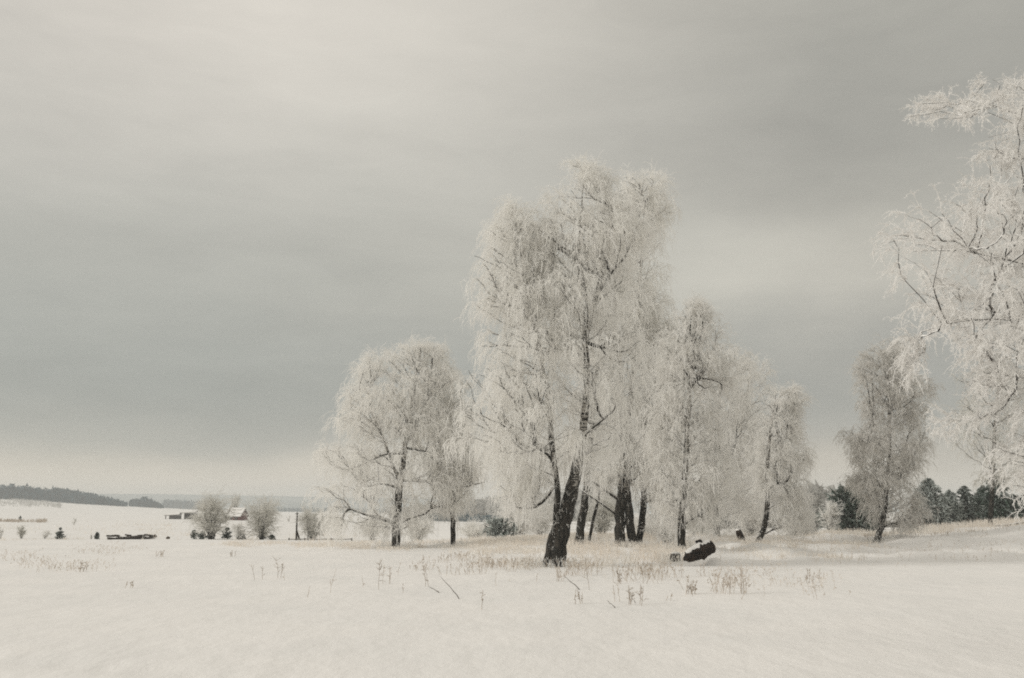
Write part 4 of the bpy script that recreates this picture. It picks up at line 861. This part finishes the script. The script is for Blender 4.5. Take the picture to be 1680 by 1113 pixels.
for i, a_ in enumerate([
    ('straight dry weed with a small head, left of a close pair at left', 421, 951, 27, -.25, 1, 2, 'dry_stalk'),
    ('short dry weed right of its leaning twin in the left meadow', 431, 951, 24, .1, 1, 3, 'dry_stalk'),
    ('bushy dark weed with fine side twigs in the left meadow', 457, 949, 36, .08, 2, 8, 'dry_stalk'),
    ('hair-thin stalk just right of the bushy weed at left', 471, 952, 14, 0, 1, 1, 'pale_stalk'),
    ('thin leaning stalk in the lower left meadow', 512, 980, 20, .15, 1, 2, 'pale_stalk'),
    ('tall thin pale weed left of the centre foreground', 532, 973, 42, .12, 1, 4, 'pale_stalk'),
    ('short leaning stalk left of the tall branched weed', 603, 963, 20, -.2, 1, 2, 'pale_stalk'),
    ('tall branched weed standing below the broad left birch', 622, 968, 50, -.02, 1, 12, 'dry_stalk'),
    ('faint twiggy weed right beside the tall branched weed', 632, 958, 30, .1, 3, 5, 'pale_stalk'),
    ('tiny upright stalk below the slender birch', 671, 974, 18, -.05, 1, 1, 'dry_stalk'),
    ('sparse weed with drooping tips below the slender birch', 697, 962, 32, -.2, 2, 5, 'dry_stalk'),
    ('thin weed leaning left between slender and huge birch', 650, 944, 22, .15, 1, 3, 'pale_stalk'),
    ('single dark weed standing alone in the centre foreground', 785, 1000, 34, -.05, 1, 4, 'dry_stalk'),
    ('fine upright stalk left of the huge birch foot', 814, 962, 24, 0, 1, 1, 'pale_stalk'),
    ('thin pale stalk below the huge birch foot', 883, 955, 16, .1, 1, 2, 'pale_stalk'),
    ('triangular pale tuft of weeds right of the huge birch foot', 918, 954, 26, 0, 7, 3, 'pale_stalk'),
    ('upright thin weed with a dark foot left of the reddish stems', 983, 968, 38, 0, 1, 5, 'dry_stalk'),
    ('small bent weed clump in the snow below the slim birch', 949, 991, 26, -.1, 4, 3, 'dry_stalk'),
    ('thin pale weed between the two clumps nearest the camera', 1013, 988, 34, .05, 2, 4, 'pale_stalk'),
    ('darkest weed clump nearest the camera in the centre', 1040, 993, 34, .1, 5, 6, 'dry_stalk'),
    ('bent dark weed clump at the right end of the reddish stems', 1132, 975, 24, .05, 8, 5, 'dry_stalk'),
    ('spiky weed clump at the left end of the reddish stems', 1022, 958, 26, -.1, 4, 4, 'dry_stalk'),
    ('fine weed standing below the low end of the log', 1153, 946, 24, 0, 3, 3, 'pale_stalk'),
    ('thin dotted stalk under the high end of the log', 1179, 929, 34, 0, 1, 5, 'pale_stalk'),
    ('tall frosty weed leaning right, left one of the pair right of the log', 1184, 974, 46, .30, 6, 5, 'pale_stalk'),
    ('short frosty weed in front of the leaning pair right of the log', 1199, 965, 18, 0, 3, 4, 'pale_stalk'),
    ('tall upright frosty weed, right one of the pair right of the log', 1214, 974, 46, 0, 5, 5, 'pale_stalk'),
    ('thin stalk halfway between the frosty pair and the right meadow weeds', 1268, 958, 16, -.1, 1, 2, 'pale_stalk'),
    ('branched dry weed in the right meadow', 1325, 957, 26, .1, 2, 6, 'dry_stalk'),
    ('leaning dry weed right of the branched one in the right meadow', 1338, 956, 26, .2, 2, 4, 'dry_stalk'),
    ('long thin stalk leaning left in the right meadow', 1333, 985, 34, -.3, 1, 1, 'pale_stalk'),
    ('round frosted tuft alone in the left meadow below the timber pile', 262, 914, 12, .1, 8, 4, 'pale_stalk'),
    ('small bent tuft below the slanting willow', 381, 914, 12, 0, 4, 4, 'dry_stalk'),
    ('small tuft at the left end of the left meadow', 84, 934, 12, .2, 5, 3, 'pale_stalk'),
    ('leaning tuft with a dark head in the left meadow', 134, 938, 18, .3, 5, 4, 'dry_stalk'),
    ('faint low weed in the lower left meadow', 212, 965, 14, .1, 4, 3, 'pale_stalk'),
    ('short thin stalk left of the tall frosty pair', 1100, 985, 14, .1, 2, 2, 'pale_stalk'),
]):
    weed(*a_, seed=300 + i)
def stick(label, pa, pb, r=.011):
    a = flat(*pb); z1 = at(pa[0], pa[1], a.y + .3); mb = MB(); t = np.linspace(0, 1, 7)[:, None]; P = np.array(a) * (1 - t) + np.array(z1) * t; P[0, 2] -= .04
    P[1:-1] += np.random.default_rng(pa[0]).normal(size=(5, 3)) * .008; rings(mb, P - P[0], np.linspace(r, r * .5, 7), 6, 1); tag(mb.build('fallen_twig', 'weathered_wood', None, True, tuple(P[0])), label, 'twig', 'bare twigs slanting out of the snow')
stick('long bare twig slanting down to the right below the slender birch', (722, 945), (755, 983))
stick('short dark twig lying right of the sparse weed', (703, 962), (722, 973), .014)
stick('bare twig slanting down to the right below the huge birch', (925, 945), (953, 968), .013)
stick('short twig slanting left of the darkest weed clump', (996, 985), (1010, 998))
stick('thin twig crossing the weed below the slim birch', (1032, 975), (1044, 990), .008)

# ------------------------------------------------------------------ haze
def haze():
    mb = MB(); box(mb, (0, 10, 15), (5300, 5200, 76)); me = mb.mesh('haze', False); m = bpy.data.materials.new('haze'); m.use_nodes = True; t = m.node_tree; t.nodes.clear()
    v = t.nodes.new('ShaderNodeVolumePrincipled'); v.inputs['Color'].default_value = (.90, .925, .935, 1); v.inputs['Density'].default_value = .0005; v.inputs['Anisotropy'].default_value = .1
    o = t.nodes.new('ShaderNodeOutputMaterial'); t.links.new(v.outputs[0], o.inputs['Volume']); me.materials.append(m)
    ob = bpy.data.objects.new('haze', me); COL.objects.link(ob); tag(ob, kind='stuff')
haze()
